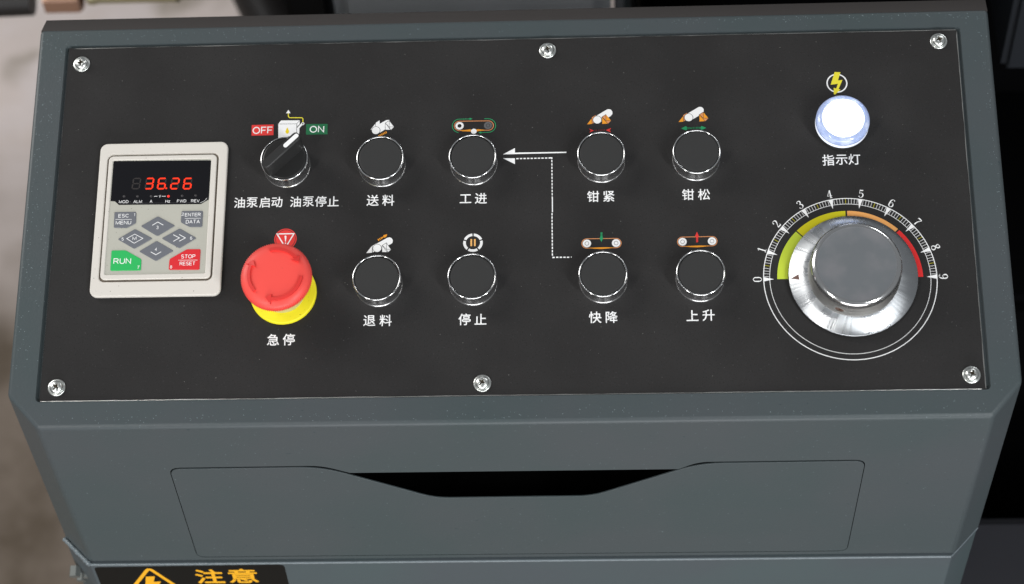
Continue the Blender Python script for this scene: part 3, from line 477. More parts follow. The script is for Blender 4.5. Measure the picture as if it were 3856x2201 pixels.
# warning sticker on the pedestal front
SM = Matrix.Translation(off * K) @ FM
mb = MB()
st = fillet([fr(2.2, 163.9), fr(128.3, 162.6), fr(128.6, 232), fr(2.6, 232)], [3, 4, 4, 4])
mb.poly(st, .10, MATS['sblack'])
sticker = mb.build('warning_sticker', console); sticker.data.transform(SM)
mb = MB()
tri = [fr(38.3, 165.6), fr(64.5, 211), fr(12.1, 211)]
mb.line(fillet(tri, 4, 5) + [fillet(tri, 4, 5)[0]], 2.6, .16, MATS['sign'])
mb.poly([fr(34.5, 176.8), fr(40.5, 176.6), fr(38.5, 184), fr(43.5, 183.5), fr(36.0, 199), fr(38.0, 189), fr(31.8, 189.8)], .16, MATS['sign'])
o = mb.build('hazard_symbol', sticker); o.data.transform(SM)
mb = MB()
put_text(mb, '注', fr(77.0, 177.4), .16, MATS['sign'], w=18.0, h=18.0, fat=.42)
put_text(mb, '意', fr(99.2, 177.1), .16, MATS['sign'], w=18.8, h=18.2, fat=.38)
o = mb.build('sticker_lettering', sticker); o.data.transform(SM)

# coarse grains along the folds, painted pale to stand in for glints
rnd = random.Random(5); mb = MB(); gp = mat('coat_glint', srgb(150, 166, 170), .3)
def grains(p, q, n, w, nrm=(0, 0, 1)):
    for i in range(n):
        t = rnd.random(); r = rnd.uniform(.10, .24); s_ = rnd.gauss(0, w)
        x = p[0] + (q[0] - p[0]) * t + (s_ if abs(q[1] - p[1]) > 50 else 0); y = p[1] + (q[1] - p[1]) * t + (s_ if abs(q[1] - p[1]) <= 50 else 0)
        if not (-17.5 < x < 578 and -14.5 < y < 246): continue
        z = 1.0
        vs = [(x + r * cos(rd(72 * k)), y + r * sin(rd(72 * k)), z + .01) for k in range(5)] + [(x, y, z + .12)]
        mb.add(vs, [(k, (k + 1) % 5, 5) for k in range(5)], gp, True)
grains((-14, 20), (-15, 244), 170, 3.2); grains((-10, 243), (150, 244), 60, 2.2); grains((380, 244.5), (576, 244.8), 90, 1.2)
grains((576, 240), (577, 30), 90, 1.4); grains((10, -12), (560, -12), 150, 1.8); grains((-6, 238), (-6, 60), 60, 2.5)
o = mb.build('coat_glint', cabinet); o['kind'] = 'stuff'

# ------------------------------------------------------------------ faceplate
rnd = random.Random(11)
face = link('faceplate', curve_mesh([rrect(0, 560, 0, 234.9, 1.2, 3)], -1.6, 0, .25, ALU), console,
            label='black printed aluminium faceplate with bare metal edges')
def edge(p, q, step, lo, hi, nx, ny):
    n = int(max(abs(q[0] - p[0]), abs(q[1] - p[1])) / step); out = []; v = (lo + hi) / 2
    for i in range(n):
        t = i / n; v += (rnd.uniform(lo, hi) - v) * .35
        out.append((p[0] + (q[0] - p[0]) * t + nx * v, p[1] + (q[1] - p[1]) * t + ny * v))
    return out
ol = (edge((0, 0), (560, 0), 5, .12, .75, 0, 1) + edge((560, 0), (560, 234.9), 4, .1, .8, -1, 0) +
      edge((560, 234.9), (0, 234.9), 5, .0, .75, 0, -1) + edge((0, 234.9), (0, 0), 6, .02, .2, 1, 0))
mb = MB(); mb.poly(ol, .04, PLATE)
mb.build('black_film', face)
ICONS = {'icon_feed': 'feed_symbol', 'icon_retract': 'retract_symbol', 'icon_stop': 'stop_symbol', 'icon_clamp_tight': 'clamp_symbol',
         'icon_clamp_release': 'release_symbol', 'icon_saw_feed': 'saw_feed_symbol', 'icon_fast_lower': 'lowering_symbol',
         'icon_raise': 'raising_symbol', 'icon_pump': 'pump_symbol', 'icon_emergency': 'emergency_symbol', 'icon_power': 'power_symbol',
         'flow_arrows': 'flow_arrows'}
for k, nm in ICONS.items():
    mb = MB(); draw(mb, D[k], .06, .014); mb.build(nm, face)
for k, chars in D['captions'].items():
    mb = MB()
    for ch, x, y in chars:
        s = 7.75 if k != 'pump' else 7.5
        put_text(mb, ch, (x, y), .08, MATS['w'], size=s, fat=.085)
    mb.build('caption', face)
# ---- dial scale
C = (484.8, 70.6)
mb = MB()
mb.arc(C, 51.7, 51.2, 0, 360, .08, MATS['w'], 180)
mb.arc(C, 47.95, 47.65, 0, 360, .08, MATS['w'], 180)
for i in range(0, 91):
    a = 180 - 2 * i
    if i % 10: 
        m = MATS['yel'] if i % 10 == 5 else MATS['w']
        mb.arc(C, 51.2, 47.9, a - .13, a + .13, .10, m, 1)
    else:
        q = lambda r, da: (C[0] + r * cos(rd(a + da)), C[1] + r * sin(rd(a + da)))
        mb.poly([q(51.6, -1.6), q(51.6, 1.6), q(45.3, 0)], .12, MATS['w'])
for a0, a1, m in ((180, 135.4, 'lime'), (134.4, 90.7, 'yel'), (89.3, 45.6, 'or_'), (44.2, 0, 'red')):
    mb.arc(C, 43.3, 37.0, a1, a0, .08, MATS[m])
mb.build('dial_scale', face, label='white graduated dial ring with lime, yellow, orange and red bands')
# serif numerals, drawn as ribbons in a box 0.6 x 1
def spl(pts, n=6):
    out = []
    P_ = [pts[0]] + pts + [pts[-1]]
    for i in range(1, len(P_) - 2):
        for k in range(n):
            t = k / n
            q = [0.5 * ((2 * P_[i][j]) + (-P_[i - 1][j] + P_[i + 1][j]) * t + (2 * P_[i - 1][j] - 5 * P_[i][j] + 4 * P_[i + 1][j] - P_[i + 2][j]) * t * t
                        + (-P_[i - 1][j] + 3 * P_[i][j] - 3 * P_[i + 1][j] + P_[i + 2][j]) * t ** 3) for j in range(3)]
            out.append(q)
    out.append(list(pts[-1])); return out
TN, TK = .055, .135
NUM = {
 '0': [[(.3, .98, TN), (.5, .82, TK * .8), (.53, .5, TK), (.5, .18, TK * .8), (.3, .02, TN), (.1, .18, TK * .8), (.07, .5, TK), (.1, .82, TK * .8), (.3, .98, TN)]],
 '1': [[(.12, .82, TN), (.28, .88, TN), (.34, .98, TN)], [(.33, .98, TK), (.33, .03, TK)], [(.14, .03, TN), (.52, .03, TN)]],
 '2': [[(.1, .72, TK), (.14, .9, TN), (.32, .98, TN), (.5, .88, TK), (.5, .68, TK), (.34, .42, TN * 1.6), (.12, .12, TN)], [(.1, .09, TK * .9), (.35, .1, TK), (.52, .07, TK * .7), (.56, .24, TN)]],
 '3': [[(.1, .78, TK), (.15, .92, TN), (.3, .98, TN), (.46, .9, TK), (.46, .68, TK), (.28, .54, TN)], [(.28, .54, TN), (.5, .42, TK), (.52, .2, TK), (.34, .02, TN), (.14, .08, TN), (.09, .22, TK)]],
 '4': [[(.4, .98, TN), (.05, .3, TN)], [(.05, .29, TN), (.58, .29, TN)], [(.41, .98, TK), (.41, .03, TK)], [(.26, .03, TN), (.56, .03, TN)]],
 '5': [[(.15, .93, TK), (.34, .91, TK), (.5, .96, TK * .8)], [(.14, .95, TN), (.12, .52, TN)], [(.12, .52, TN), (.3, .6, TN), (.5, .48, TK), (.52, .24, TK), (.34, .02, TN), (.15, .08, TN), (.09, .2, TK)]],
 '6': [[(.5, .86, TK), (.42, .96, TN), (.28, .97, TN), (.12, .76, TK), (.08, .4, TK), (.12, .14, TK), (.3, .02, TN), (.5, .14, TK), (.53, .34, TK), (.46, .52, TN), (.32, .57, TN), (.12, .42, TN)]],
 '7': [[(.08, .78, TN), (.1, .97, TN)], [(.08, .9, TK), (.3, .93, TK), (.56, .91, TK * .7)], [(.56, .93, TN), (.36, .55, TN * 1.6), (.3, .28, TK), (.3, .03, TK * 1.2)]],
 '8': [[(.3, .98, TN), (.48, .9, TK), (.48, .7, TK * .8), (.3, .55, TK), (.1, .36, TK * .8), (.08, .16, TN * 1.5), (.3, .02, TN), (.52, .14, TK), (.5, .36, TN * 1.5), (.3, .52, TK), (.12, .7, TK * .8), (.12, .88, TN * 1.5), (.3, .98, TN)]],
}
NUM['9'] = [[(.6 - x, 1 - y, w) for x, y, w in NUM['6'][0]]]
mb = MB()
for k in range(10):
    a = rd(180 - 20 * k); H_ = 5.3
    ux, uy = sin(a), -cos(a); vx, vy = cos(a), sin(a)      # right and up of the numeral
    cxn, cyn = C[0] + 55.2 * cos(a), C[1] + 55.2 * sin(a)
    for st_ in NUM[str(k)]:
        q = spl([list(p) for p in st_], 5) if len(st_) > 2 else [list(p) for p in st_]
        pts = [(cxn + ((p[0] - .3) * ux + (p[1] - .5) * vx) * H_, cyn + ((p[0] - .3) * uy + (p[1] - .5) * vy) * H_) for p in q]
        mb.line(pts, [p[2] * H_ * .95 for p in q], .08, MATS['w'])
mb.build('dial_numerals', face)
# dust grains lying on the plate
mb = MB(); rnd = random.Random(21)
gm = mat('dust', srgb(150, 150, 146), .8)
for i in range(300):
    x, y = rnd.uniform(4, 556), rnd.uniform(4, 230); r = rnd.choice((.08, .1, .12, .16, .2))
    mb.poly([(x + r * cos(2 * pi * k / 5) * rnd.uniform(.6, 1.3), y + r * sin(2 * pi * k / 5)) for k in range(5)], .055, gm)
o = mb.build('dust', face); o['kind'] = 'stuff'

# ------------------------------------------------------------------ screws
def cross_cut(r, w, z0, z1):
    p = [(r, -w), (r, w), (w, w), (w, r), (-w, r), (-w, w), (-r, w), (-r, -w), (-w, -w), (-w, -r), (w, -r), (w, -w)]
    return curve_mesh([p], z0, z1, 0, SLOT, 'c')
def lathe_mesh(prof, m, n=48):
    mb = MB(); mb.lathe(prof, m, n); mb.disc(prof[-1][0], prof[-1][1], m, n); mb.disc(prof[0][0], prof[0][1], m, n, up=False)
    me = bpy.data.meshes.new('l'); me.from_pydata(mb.v, [], mb.f); me.materials.append(m)
    bm = bmesh.new(); bm.from_mesh(me); bmesh.ops.remove_doubles(bm, verts=bm.verts, dist=1e-7); bm.to_mesh(me); bm.free()
    me.polygons.foreach_set('use_smooth', [len(p.vertices) < 8 for p in me.polygons]); me.set_sharp_from_angle(angle=rd(40))
    return me
washer_me = lathe_mesh([(5.3, .04), (5.35, .5), (5.2, .75), (4.9, .95), (4.3, 1.0), (4.05, .95)], ZINC)
head_me = lathe_mesh([(4.0, .9), (4.05, 1.5), (3.9, 2.1), (3.5, 2.65), (2.8, 3.05), (1.9, 3.3), (.9, 3.42), (.3, 3.44)], ZINC)
head_me = boolean(head_me, cross_cut(2.1, .42, 1.6, 5))
head_me = boolean(head_me, lathe_mesh([(.3, 1.2), (.9, 2.4), (1.25, 4)], SLOT, 12))
SCREWS = [(9.0, 223.4, 'top left corner'), (304.7, 226.0, 'top edge, middle'), (548.2, 226.7, 'top right corner'),
          (10.0, 8.6, 'bottom left corner'), (265.0, 7.7, 'bottom edge, middle'), (551.9, 8.8, 'bottom right corner')]
for i, (x, y, w_) in enumerate(SCREWS):
    s_ = link('screw', washer_me, console, (x, y, .02), 'shiny cross-head screw at the ' + w_ + ' of the panel')
    h_ = link('screw_head', head_me, s_)
    h_.rotation_euler = (rd(rnd.uniform(-3, 3)), rd(rnd.uniform(-3, 3)), rnd.uniform(0, pi / 2))

# ------------------------------------------------------------------ push buttons
def ring_mb():
    mb = MB()
    mb.lathe([(14.75, .03), (14.75, .9), (14.35, 1.4), (14.1, 1.7), (14.1, 9.9)], SATIN, 96)
    mb.lathe([(14.1, 9.9), (14.2, 10.3), (14.5, 10.75), (14.68, 11.3), (14.66, 11.9), (14.45, 12.35),
              (14.1, 12.55), (13.8, 12.45), (13.62, 12.1), (13.58, 9.5)], CHROME, 96)
    mb.lathe([(13.58, 9.5), (6, 9.5)], VOID, 48, smooth=False)
    return mb
rm = ring_mb()
BUT = [(202.2, 149.4, 'push button captioned 送料, under the white clamp symbol'),
       (258.9, 149.4, 'push button captioned 工进, under the green arrowed belt symbol'),
       (337.4, 149.5, 'push button captioned 钳紧, under the red arrows'),
       (395.4, 149.6, 'push button captioned 钳松, under the green double arrow'),
       (201.9, 71.2, 'push button captioned 退料, under the orange arrow'),
       (259.1, 71.1, 'push button captioned 停止, under the segmented pause ring'),
       (337.4, 71.2, 'push button captioned 快降, under the green down arrow'),
       (395.4, 71.1, 'push button captioned 上升, under the red up arrow')]
b0 = None
capm = MB(); capm.lathe([(13.3, 9.6), (13.35, 11.5), (13.2, 11.85), (12.8, 12.0), (12.0, 12.03)], CAP, 72); capm.disc(12.0, 12.03, CAP)
for x, y, lb in BUT:
    if b0 is None:
        b0 = rm.build('push_button', console, (x, y, .05), lb); c0 = capm.build('button_cap', b0); b = b0; c = c0
    else:
        b = b0.copy(); COL.objects.link(b); place(b, console, (x, y, .05)); b['label'] = lb
        c = c0.copy(); COL.objects.link(c); c.parent = b
    c.location.z = rnd.uniform(-.35, .1) * K; c.rotation_euler = (rd(rnd.uniform(-.7, .7)), rd(rnd.uniform(-.7, .7)), 0)
    b.rotation_euler.rotate_axis('Z', rnd.uniform(0, 6))
# ------------------------------------------------------------------ selector switch
sel = rm.build('selector_switch', console, (143.1, 150.1, .05), 'rotary selector with black handle and white pointer between OFF and ON')
mb = MB(); mb.lathe([(13.4, 9.6), (13.4, 11.9), (13.1, 12.3), (12.5, 12.4)], BLACKP, 72); mb.disc(12.5, 12.4, BLACKP)
mb.build('selector_insert', sel)
def bar(L0, w0, z0, L1, w1, z1, m, bevel=.55):
    bm = bmesh.new()
    def lp(L_, w, z, r):
        return [bm.verts.new(Vector((x, y, z)) * K) for x, y in rrect(-L_, L_, -w, w, r, 5)]
    lo = lp(L0, w0, z0, 2.6); hi = lp(L1, w1, z1 - bevel, 2.4); hi2 = lp(L1 - bevel, w1 - bevel, z1, 1.9)
    n = len(lo)
    for a_, b_ in ((lo, hi), (hi, hi2)):
        for i in range(n): bm.faces.new((a_[i], a_[(i + 1) % n], b_[(i + 1) % n], b_[i]))
    bm.faces.new(hi2)
    for f in bm.faces: f.smooth = len(f.verts) == 4
    me = bpy.data.meshes.new('b'); bm.to_mesh(me); bm.free(); me.materials.append(m); me.set_sharp_from_angle(angle=rd(30))
    return me
h = link('selector_handle', bar(14.4, 3.6, 12.0, 14.9, 2.85, 25.5, mat('handle_black', srgb(46, 46, 46), .38, spec=.5)), sel)
h.rotation_euler = (0, 0, rd(45)); h.location = (0, 0, 0)
mb = MB(); mb.poly(rrect(2.6, 14.2, -1.35, 1.35, 1.3, 6), 25.62, MATS['w']); mb.prism(rrect(2.6, 14.2, -1.35, 1.35, 1.3, 6), 25.4, 25.6, MATS['w'])
o = mb.build('pointer_mark', sel); o.rotation_euler = (0, 0, rd(45))
# ------------------------------------------------------------------ emergency stop
mb = MB(); mb.lathe([(20.2, .03), (20.2, 1.9), (19.9, 2.4), (19.2, 2.6), (13.2, 2.6)], YEL, 96)
es = mb.build('emergency_stop', console, (144.2, 66.7, .05), 'red twist-release mushroom button on a yellow disc')
mb = MB(); mb.lathe([(13.6, 2.5), (13.5, 4), (13.2, 9), (12.4, 10), (12.2, 26)], NECK, 72)
mb.build('button_neck', es)
NT = 104
mb = MB()
prof = [(11, 24.6), (19.6, 24.6), (20.6, 25.2), (20.85, 25.9), (20.85, 28.6), (20.7, 29.3), (20.2, 30.2), (19.2, 31.1), (17.8, 31.9), (16.0, 32.35), (13.5, 32.6), (9, 32.75), (4, 32.8), (.01, 32.8)]
def teeth(j, i):
    if 2 <= j <= 5: return (.28 if (i // 2) % 2 == 0 else -.28) * (1, 1, 1, .8)[j - 2]
    return 0
mb.lathe(prof, RED, NT * 4, mod=teeth)
cap_ = mb.build('mushroom_cap', es)
def zcap(r):
    for (r1, z1), (r0, z0) in zip(prof[5:], prof[6:]):
        if r0 <= r <= r1: return z0 + (z1 - z0) * (r - r0) / (r1 - r0)
    return 32.8
REDA = mat('red_arrow_shade', srgb(222, 58, 54), .40)  # darker than the cap: shading round the raised arrows put into the colour
for a0, a1 in ((104, 40), (-6, -96), (222, 158)):
    mb = MB(); n = 22; ro, ri = 16.7, 14.7; hh = 1.4
    vs = []; 
    for i in range(n + 1):
        a = rd(a0 + (a1 - a0) * i / n)
        for r_, dz in ((ri, 0), (ri + .12, hh), (ro - .12, hh), (ro, 0)):
            vs.append((r_ * cos(a), r_ * sin(a), zcap(r_) + dz - .02))
    fs = [(4 * i + k, 4 * i + k + 1, 4 * i + k + 5, 4 * i + k + 4) for i in range(n) for k in range(3)]
    fs += [(0, 1, 2, 3), (4 * n + 3, 4 * n + 2, 4 * n + 1, 4 * n)]
    mb.add(vs, fs, REDA)
    q = lambda r_, da, dz=0: (r_ * cos(rd(a1 + da)), r_ * sin(rd(a1 + da)), zcap(r_) + dz)
    sg = -1
    tip = q(15.8, sg * 12, hh); b1 = q(18.6, 0, hh); b2 = q(12.9, 0, hh)
    tb = q(15.8, sg * 12.6, 0); c1 = q(18.9, .6, 0); c2 = q(12.7, .6, 0)
    mb.add([tip, b1, b2, tb, c1, c2], [(0, 1, 2), (0, 3, 4, 1), (1, 4, 5, 2), (2, 5, 3, 0)], REDA)
    ao = mb.build('raised_arrow', es)
# ------------------------------------------------------------------ indicator lamp
mb = MB(); mb.lathe([(15.4, .03), (15.4, 1.0), (14.9, 1.6), (14.6, 6.5), (13, 6.6)], BLACKP, 72)
il = mb.build('indicator_lamp', console, (484.5, 168.6, .05), 'lit round white indicator lamp with pale blue lens rim')
mb = MB(); mb.lathe([(14.4, 5.8), (15.9, 6.2), (16.3, 7.2), (16.3, 10.0)], LENSW, 96); mb.build('lens_skirt', il)
mb = MB(); mb.lathe([(16.3, 10.0), (16.3, 12.3), (16.1, 13.2), (15.4, 14.4), (14.4, 15.2), (13.4, 15.5), (12.75, 15.4), (12.6, 14.6), (12.6, 7), (16.3, 7.2)], LENS, 96)
mb.build('lens_rim', il)
mb = MB(); mb.lathe([(12.5, 9), (12.45, 15.3), (12.1, 15.8), (11, 16.2), (6, 16.6), (.01, 16.7)], LAMP, 72); mb.build('lamp_face', il)
# ------------------------------------------------------------------ speed knob
mb = MB()
mb.lathe([(38.0, 2.2), (38.3, 2.4), (38.35, 3.4), (38.1, 3.8), (27.2, 7.2), (26.5, 7.4)], TURNED, 144)
kn = mb.build('speed_knob', console, (486.3, 70.9, .05), 'large chrome-rimmed knurled speed knob with wide metal skirt')
mb = MB(); mb.lathe([(34, .02), (34, 2.3)], BLACKP, 60); mb.disc(38, 2.25, BLACKP, up=False); mb.build('knob_base', kn)
NK = 560; rows = 48; z0, z1 = 6.8, 20.2
mb = MB(); prof = [(27.3 - .5 * (j / rows), z0 + (z1 - z0) * j / rows) for j in range(rows + 1)]
hole_a = rd(-113); hz = 12.8
def kmod(j, i):
    a = 2 * pi * i / NK; z = prof[j][1]
    da = (a - hole_a + pi) % (2 * pi) - pi
    d = math.hypot(da * 27 / 2.7, (z - hz) / 2.5)
    if d < 1: return -4.0
    if d < 1.25: return -.1
    u = i / NK * 224; w = (z - z0) / .75
    return .42 * max(abs(((u + w) % 2) - 1), abs(((u - w) % 2) - 1)) - .3
mb.lathe(prof, KNURL, NK, mod=kmod, smooth=False)
mb.build('knurled_grip', kn, auto=False)
mb = MB(); mb.lathe([(26.75, 20.1), (26.6, 20.9), (26.3, 21.9), (25.7, 22.7), (24.9, 23.3), (23.8, 23.55), (23.2, 23.5)], CHROME, 120); mb.build('polished_rim', kn)
mb = MB(); mb.lathe([(23.2, 23.5), (22.6, 23.42), (12, 23.38), (.01, 23.38)], KTOP, 96); mb.build('knob_top', kn)
# grub screw covering its hole; dark brown stands in for the shade inside
mb = MB(); R0 = 26.75
ax = Vector((cos(hole_a), sin(hole_a), 0)); tx = Vector((-sin(hole_a), cos(hole_a), 0)); up = Vector((0, 0, 1))
c = ax * R0 + up * hz
vs = [tuple(c + (tx * cos(2 * pi * k / 20) * 2.7 + up * sin(2 * pi * k / 20) * 2.35)) for k in range(20)] + [tuple(c + ax * -.0 + (tx * cos(2 * pi * k / 20) + up * sin(2 * pi * k / 20)) * .9) for k in range(20)] \
   + [tuple(c - ax * 1.5 + (tx * cos(2 * pi * k / 20) + up * sin(2 * pi * k / 20)) * .9) for k in range(20)]
mb.add(vs, [(k, (k + 1) % 20, 20 + (k + 1) % 20, 20 + k) for k in range(20)] + [(20 + k, 20 + (k + 1) % 20, 40 + (k + 1) % 20, 40 + k) for k in range(20)] + [tuple(range(40, 60))],
       mat('grub_hole_shade', (.16, .09, .06), .5, .7))
mb.build('grub_screw', kn)
mb = MB(); zc = lambda r_: 3.8 + (38.1 - r_) / (38.1 - 27.2) * 3.4 + .08
q = lambda r_, a: (r_ * cos(rd(a)), r_ * sin(rd(a)), zc(r_))
mb.add([q(37.3, 182.5), q(32.6, 179.0), q(32.4, 185.3)], [(0, 1, 2)], mat('pointer_brown', srgb(112, 84, 76), .5))
mb.build('pointer_triangle', kn)

# ------------------------------------------------------------------ inverter keypad
kx, ky = 66.0, 115.8
def sh(p): return [(a - kx, b - ky) for a, b in p]
outer = rrect(26.0, 106.0, 65.1, 166.6, 4.6); inn = rrect(30.9, 100.5, 74.7, 158.9, 3.6)
kp = link('keypad', curve_mesh([sh(outer), sh(inn)], .06, 3.1, .75, BEIGE, res=3), console, (kx, ky, 0), 'beige drive keypad reading 36.26 in red digits')
mb = MB(); mb.poly(sh(rrect(30, 101, 74, 159.6, 4)), 1.6, GROOVE); mb.build('groove', kp)
step = rrect(31.9, 99.5, 75.9, 157.8, 3.0); fo = rrect(34.5, 96.1, 79.2, 155.0, .8)
link('inner_bezel', curve_mesh([sh(step), sh(fo)], 1.6, 3.55, .55, BEIGE, res=3), kp)
mb = MB(); mb.poly(sh(rrect(34.4, 96.2, 79.1, 155.1, .5)), 3.0, FILM); mb.build('membrane_film', kp)
def sub(items): return items
mb = MB(); draw(mb, D['window'], 3.06, .02, (kx, ky)); mb.build('display_window', kp)
mb = MB(); draw(mb, D['window_text'], 3.10, .012, (kx, ky)); mb.build('window_lettering', kp)
SEGS = {'a': (0, 1, 1, 1), 'g': (0, .5, 1, .5), 'd': (0, 0, 1, 0), 'f': (0, .5, 0, 1), 'b': (1, .5, 1, 1), 'e': (0, 0, 0, .5), 'c': (1, 0, 1, .5)}
ON = {' ': '', '3': 'abgcd', '6': 'afgecd', '2': 'abged'}
W_, H_ = D['dig_size']; sw = .92; sk = .09
for ch, x, y in D['digits']:
    for lit in (False, True):
        mb = MB()
        for s_, (x0, y0, x1, y1) in SEGS.items():
            if (s_ in ON[ch]) != lit: continue
            def pp(t, o_):
                xx = (x0 + (x1 - x0) * t - .5) * (W_ - sw); yy = (y0 + (y1 - y0) * t - .5) * (H_ - sw)
                return xx, yy
            xa, ya = pp(0, 0); xb, yb = pp(1, 0); d = Vector((xb - xa, yb - ya)).normalized(); nrm = Vector((-d.y, d.x)) * sw / 2
            e = sw * .5; g = .14
            A = Vector((xa, ya)) + d * g; Bq = Vector((xb, yb)) - d * g
            pl = [A, A + d * e - nrm, Bq - d * e - nrm, Bq, Bq - d * e + nrm, A + d * e + nrm]
            pl = [(p.x + sk * p.y + x - kx, p.y + y - ky) for p in pl]
            mb.poly(pl, 3.13, SEGON if lit else SEGOFF)
        if mb.v: mb.build('lit_digit' if lit else 'unlit_segments', kp)
mb = MB(); mb.circle((D['dp'][0] - kx, D['dp'][1] - ky), .55, 3.13, SEGON, 14); mb.build('decimal_point', kp)
for x, y, on_ in D['leds']:
    mb = MB(); mb.lathe([(.8, 3.08), (.78, 3.16), (.5, 3.24), (.01, 3.27)], LEDON if on_ else LEDOFF, 18); mb.build('status_light', kp, (x - kx, y - ky, 0))
LEG = dict(escape='leg_escape', enter='leg_enter', up='leg_up', left='leg_left', right='leg_right', down='leg_down', run='leg_run', stop='leg_stop')
KL = dict(escape='grey ESC MENU key', enter='grey ENTER DATA key', up='grey key with upward chevron', left='grey key with M in a diamond',
          right='grey key with double right chevron', down='grey key with downward chevron', run='green RUN key', stop='red STOP RESET key')
for k, (m, pts) in D['keys'].items():
    f = fillet(sh(pts), 1.0, 4)
    o = link('key', curve_mesh([f], 2.8, 3.42, .28, MATS[m], res=2), kp, label=KL[k])
    mb = MB(); draw(mb, D[LEG[k]], 3.43, .012, (kx, ky)); mb.build('key_legend', kp)

# ================================================================== BEHIND AND BELOW
def tag(o, label, cat, kind=None, group=None):
    if label: o['label'] = label
    if cat: o['category'] = cat
    if kind: o['kind'] = kind
    if group: o['group'] = group
    return o
fl = mat('concrete', (.82, .72, .68), .8, bump=1.5, bscale=40,
         vary=[((.46, .40, .34, 1), 6, .54, .66), ((.86, .77, .75, 1), 9.0, .46, .62)])
nt = fl.node_tree; b = nt.nodes['Principled BSDF']        # concrete blends to mottled brown towards the front
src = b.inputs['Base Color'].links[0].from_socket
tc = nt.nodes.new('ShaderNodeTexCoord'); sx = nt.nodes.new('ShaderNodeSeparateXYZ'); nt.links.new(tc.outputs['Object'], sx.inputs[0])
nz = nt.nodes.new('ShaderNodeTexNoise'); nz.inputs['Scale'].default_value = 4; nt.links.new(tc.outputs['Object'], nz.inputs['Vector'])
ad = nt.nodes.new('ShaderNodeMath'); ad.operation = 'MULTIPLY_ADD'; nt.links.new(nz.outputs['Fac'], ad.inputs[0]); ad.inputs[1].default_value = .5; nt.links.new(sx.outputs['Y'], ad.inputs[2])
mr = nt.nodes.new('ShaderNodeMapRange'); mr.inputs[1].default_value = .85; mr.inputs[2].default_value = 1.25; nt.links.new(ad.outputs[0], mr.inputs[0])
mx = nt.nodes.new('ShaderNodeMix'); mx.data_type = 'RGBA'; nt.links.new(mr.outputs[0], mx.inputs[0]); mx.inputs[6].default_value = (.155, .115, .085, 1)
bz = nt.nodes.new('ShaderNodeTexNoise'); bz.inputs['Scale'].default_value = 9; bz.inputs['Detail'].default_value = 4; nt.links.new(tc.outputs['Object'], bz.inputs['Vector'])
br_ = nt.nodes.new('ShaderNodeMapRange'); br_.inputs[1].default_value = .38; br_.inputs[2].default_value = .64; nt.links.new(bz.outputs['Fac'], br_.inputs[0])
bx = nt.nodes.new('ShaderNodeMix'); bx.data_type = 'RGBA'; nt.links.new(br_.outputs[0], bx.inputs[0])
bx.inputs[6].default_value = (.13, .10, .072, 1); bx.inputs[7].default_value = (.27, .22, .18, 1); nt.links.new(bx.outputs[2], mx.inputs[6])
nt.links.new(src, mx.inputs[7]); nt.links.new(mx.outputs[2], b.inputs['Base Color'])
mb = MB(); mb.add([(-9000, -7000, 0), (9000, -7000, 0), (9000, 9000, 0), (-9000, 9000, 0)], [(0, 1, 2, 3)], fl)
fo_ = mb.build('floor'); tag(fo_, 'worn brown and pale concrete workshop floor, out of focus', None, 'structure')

def box_part(name, parent, x0, x1, y0, y1, z0, z1, m, bev=4):
    bm = bmesh.new(); bmesh.ops.create_cube(bm, size=1)
    for v in bm.verts: v.co = Vector(((x0 + x1) / 2 + v.co.x * (x1 - x0), (y0 + y1) / 2 + v.co.y * (y1 - y0), (z0 + z1) / 2 + v.co.z * (z1 - z0))) * K
    bmesh.ops.bevel(bm, geom=list(bm.edges), offset=bev * K, segments=2, affect='EDGES')
    me = bpy.data.meshes.new(name); bm.to_mesh(me); bm.free(); me.materials.append(m)
    o = bpy.data.objects.new(name, me); COL.objects.link(o); o.parent = parent
    return o
def thing(name, label, cat, loc=(0, 0, 0)):
    o = bpy.data.objects.new(name, None); COL.objects.link(o); o.location = loc; o['label'] = label; o['category'] = cat; return o
DG = mat('machine_grey', srgb(212, 212, 218), .5, bump=.1, bscale=200, vary=[(srgb(190, 192, 195), 4, .4, .6)])
BL = mat('machine_shade_black', (.0015, .0015, .0018), .8, spec=.05)  # near-black: the machine's deep shade is put into the colour
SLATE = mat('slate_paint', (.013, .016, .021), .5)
mc = thing('grey_machine', 'dark grey machine body behind the console, blurred', 'machine')
box_part('machine_casing', mc, -150, 66, 330, 700, 0, 1150, DG, 14)
box_part('casing_foot', mc, -170, 86, 320, 710, 0, 60, BL, 6)
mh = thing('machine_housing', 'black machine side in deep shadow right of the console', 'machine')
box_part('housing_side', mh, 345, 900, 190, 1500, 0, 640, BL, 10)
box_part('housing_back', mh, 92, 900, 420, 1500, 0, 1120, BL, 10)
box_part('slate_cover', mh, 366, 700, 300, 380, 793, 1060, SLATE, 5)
box_part('lower_housing', mh, 322, 800, -430, 70, 0, 520, mat('housing_lit_grey', (.045, .045, .053), .5), 12)  # lighter grey stands in for light caught by the lower housing
box_part('casing_trim', mc, -186, -151, 335, 690, 300, 1150, mat('trim_black', (.006, .006, .007), .6), 5)
# steel rod beside the casing
mb = MB(); mb.lathe([(9, 0), (9, 1140), (8, 1145), (.01, 1146)], mat('steel_rod', (.6, .6, .6), .25, 1.0), 32)
o = mb.build('steel_rod', None, (78, 392, 0)); tag(o, 'pale steel rod standing beside the dark grey machine body', 'rod')

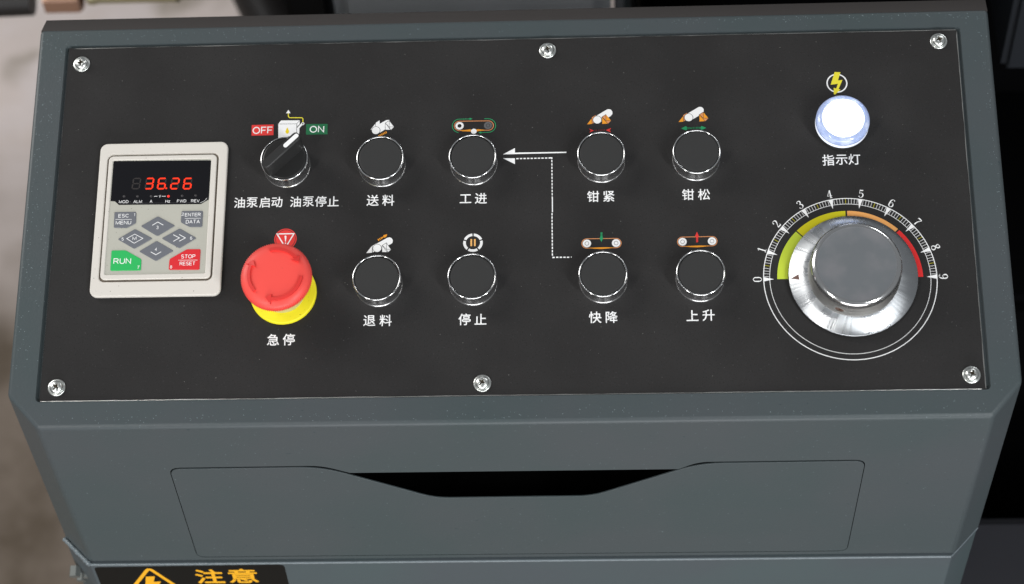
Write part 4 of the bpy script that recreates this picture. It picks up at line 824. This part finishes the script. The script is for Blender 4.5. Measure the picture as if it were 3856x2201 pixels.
def tube(pts, r, m, n=14, name='t', parent=None, label=None, sub=6):
    P_ = [Vector(p) for p in pts]; Q = [P_[0]] + P_ + [P_[-1]]; path = []
    for i in range(1, len(Q) - 2):
        for k in range(sub):
            t = k / sub
            path.append(.5 * ((2 * Q[i]) + (-Q[i - 1] + Q[i + 1]) * t + (2 * Q[i - 1] - 5 * Q[i] + 4 * Q[i + 1] - Q[i + 2]) * t * t + (-Q[i - 1] + 3 * Q[i] - 3 * Q[i + 1] + Q[i + 2]) * t ** 3))
    path.append(P_[-1]); mb = MB(); vs = []
    for i, p in enumerate(path):
        d = (path[min(i + 1, len(path) - 1)] - path[max(i - 1, 0)]).normalized()
        e1 = d.cross(Vector((0, 0, 1))); e1 = e1.normalized() if e1.length > .05 else Vector((1, 0, 0)); e2 = d.cross(e1)
        vs += [tuple(p + (e1 * cos(2 * pi * k / n) + e2 * sin(2 * pi * k / n)) * r) for k in range(n)]
    L_ = len(path)
    mb.add(vs, [(i * n + k, (i + 1) * n + k, (i + 1) * n + (k + 1) % n, i * n + (k + 1) % n) for i in range(L_ - 1) for k in range(n)] + [tuple(range(n)), tuple((L_ - 1) * n + k for k in range(n))[::-1]], m, True)
    return mb.build(name, parent, (0, 0, 0), label)
RUB = mat('black_rubber', (.022, .020, .020), .45)
hs = thing('hydraulic_hose', 'dark hydraulic hose with brass fittings across the floor, top left', 'hose')
tube([(-900, 470, 690), (-600, 492, 700), (-446, 500, 700)], 15, RUB, name='hose', parent=hs)
BR = mat('pink_brass', (.62, .38, .28), .35, .7); YZ = mat('yellow_zinc', (.72, .68, .44), .3, .8)
mb = MB(); mb.lathe([(9, 0), (13, 0), (13.5, 2), (13.5, 30), (13, 32), (9, 32)], BR, 6, smooth=False); o = mb.build('hex_nut', hs, (-434, 500, 700)); o.rotation_euler = (0, rd(90), 0)
mb = MB(); mb.lathe([(7, 0), (10.5, 0), (11, 2), (11, 6), (10, 8), (10, 78), (11, 80), (7, 84)], YZ, 28); o = mb.build('ferrule', hs, (-396, 503, 703)); o.rotation_euler = (0, rd(90), 0)
tube([(-312, 506, 703), (-230, 512, 705), (-120, 560, 720)], 9.5, RUB, name='hose_end', parent=hs)
o = tube([(-350, 790, 680), (-318, 730, 600), (-283, 680, 520), (-252, 645, 450), (-225, 610, 360), (-205, 590, 240), (-200, 585, 40)], 29, RUB, name='black_cable'); tag(o, 'thick black cable slanting down left of the grey machine', 'cable')
del console['panel']
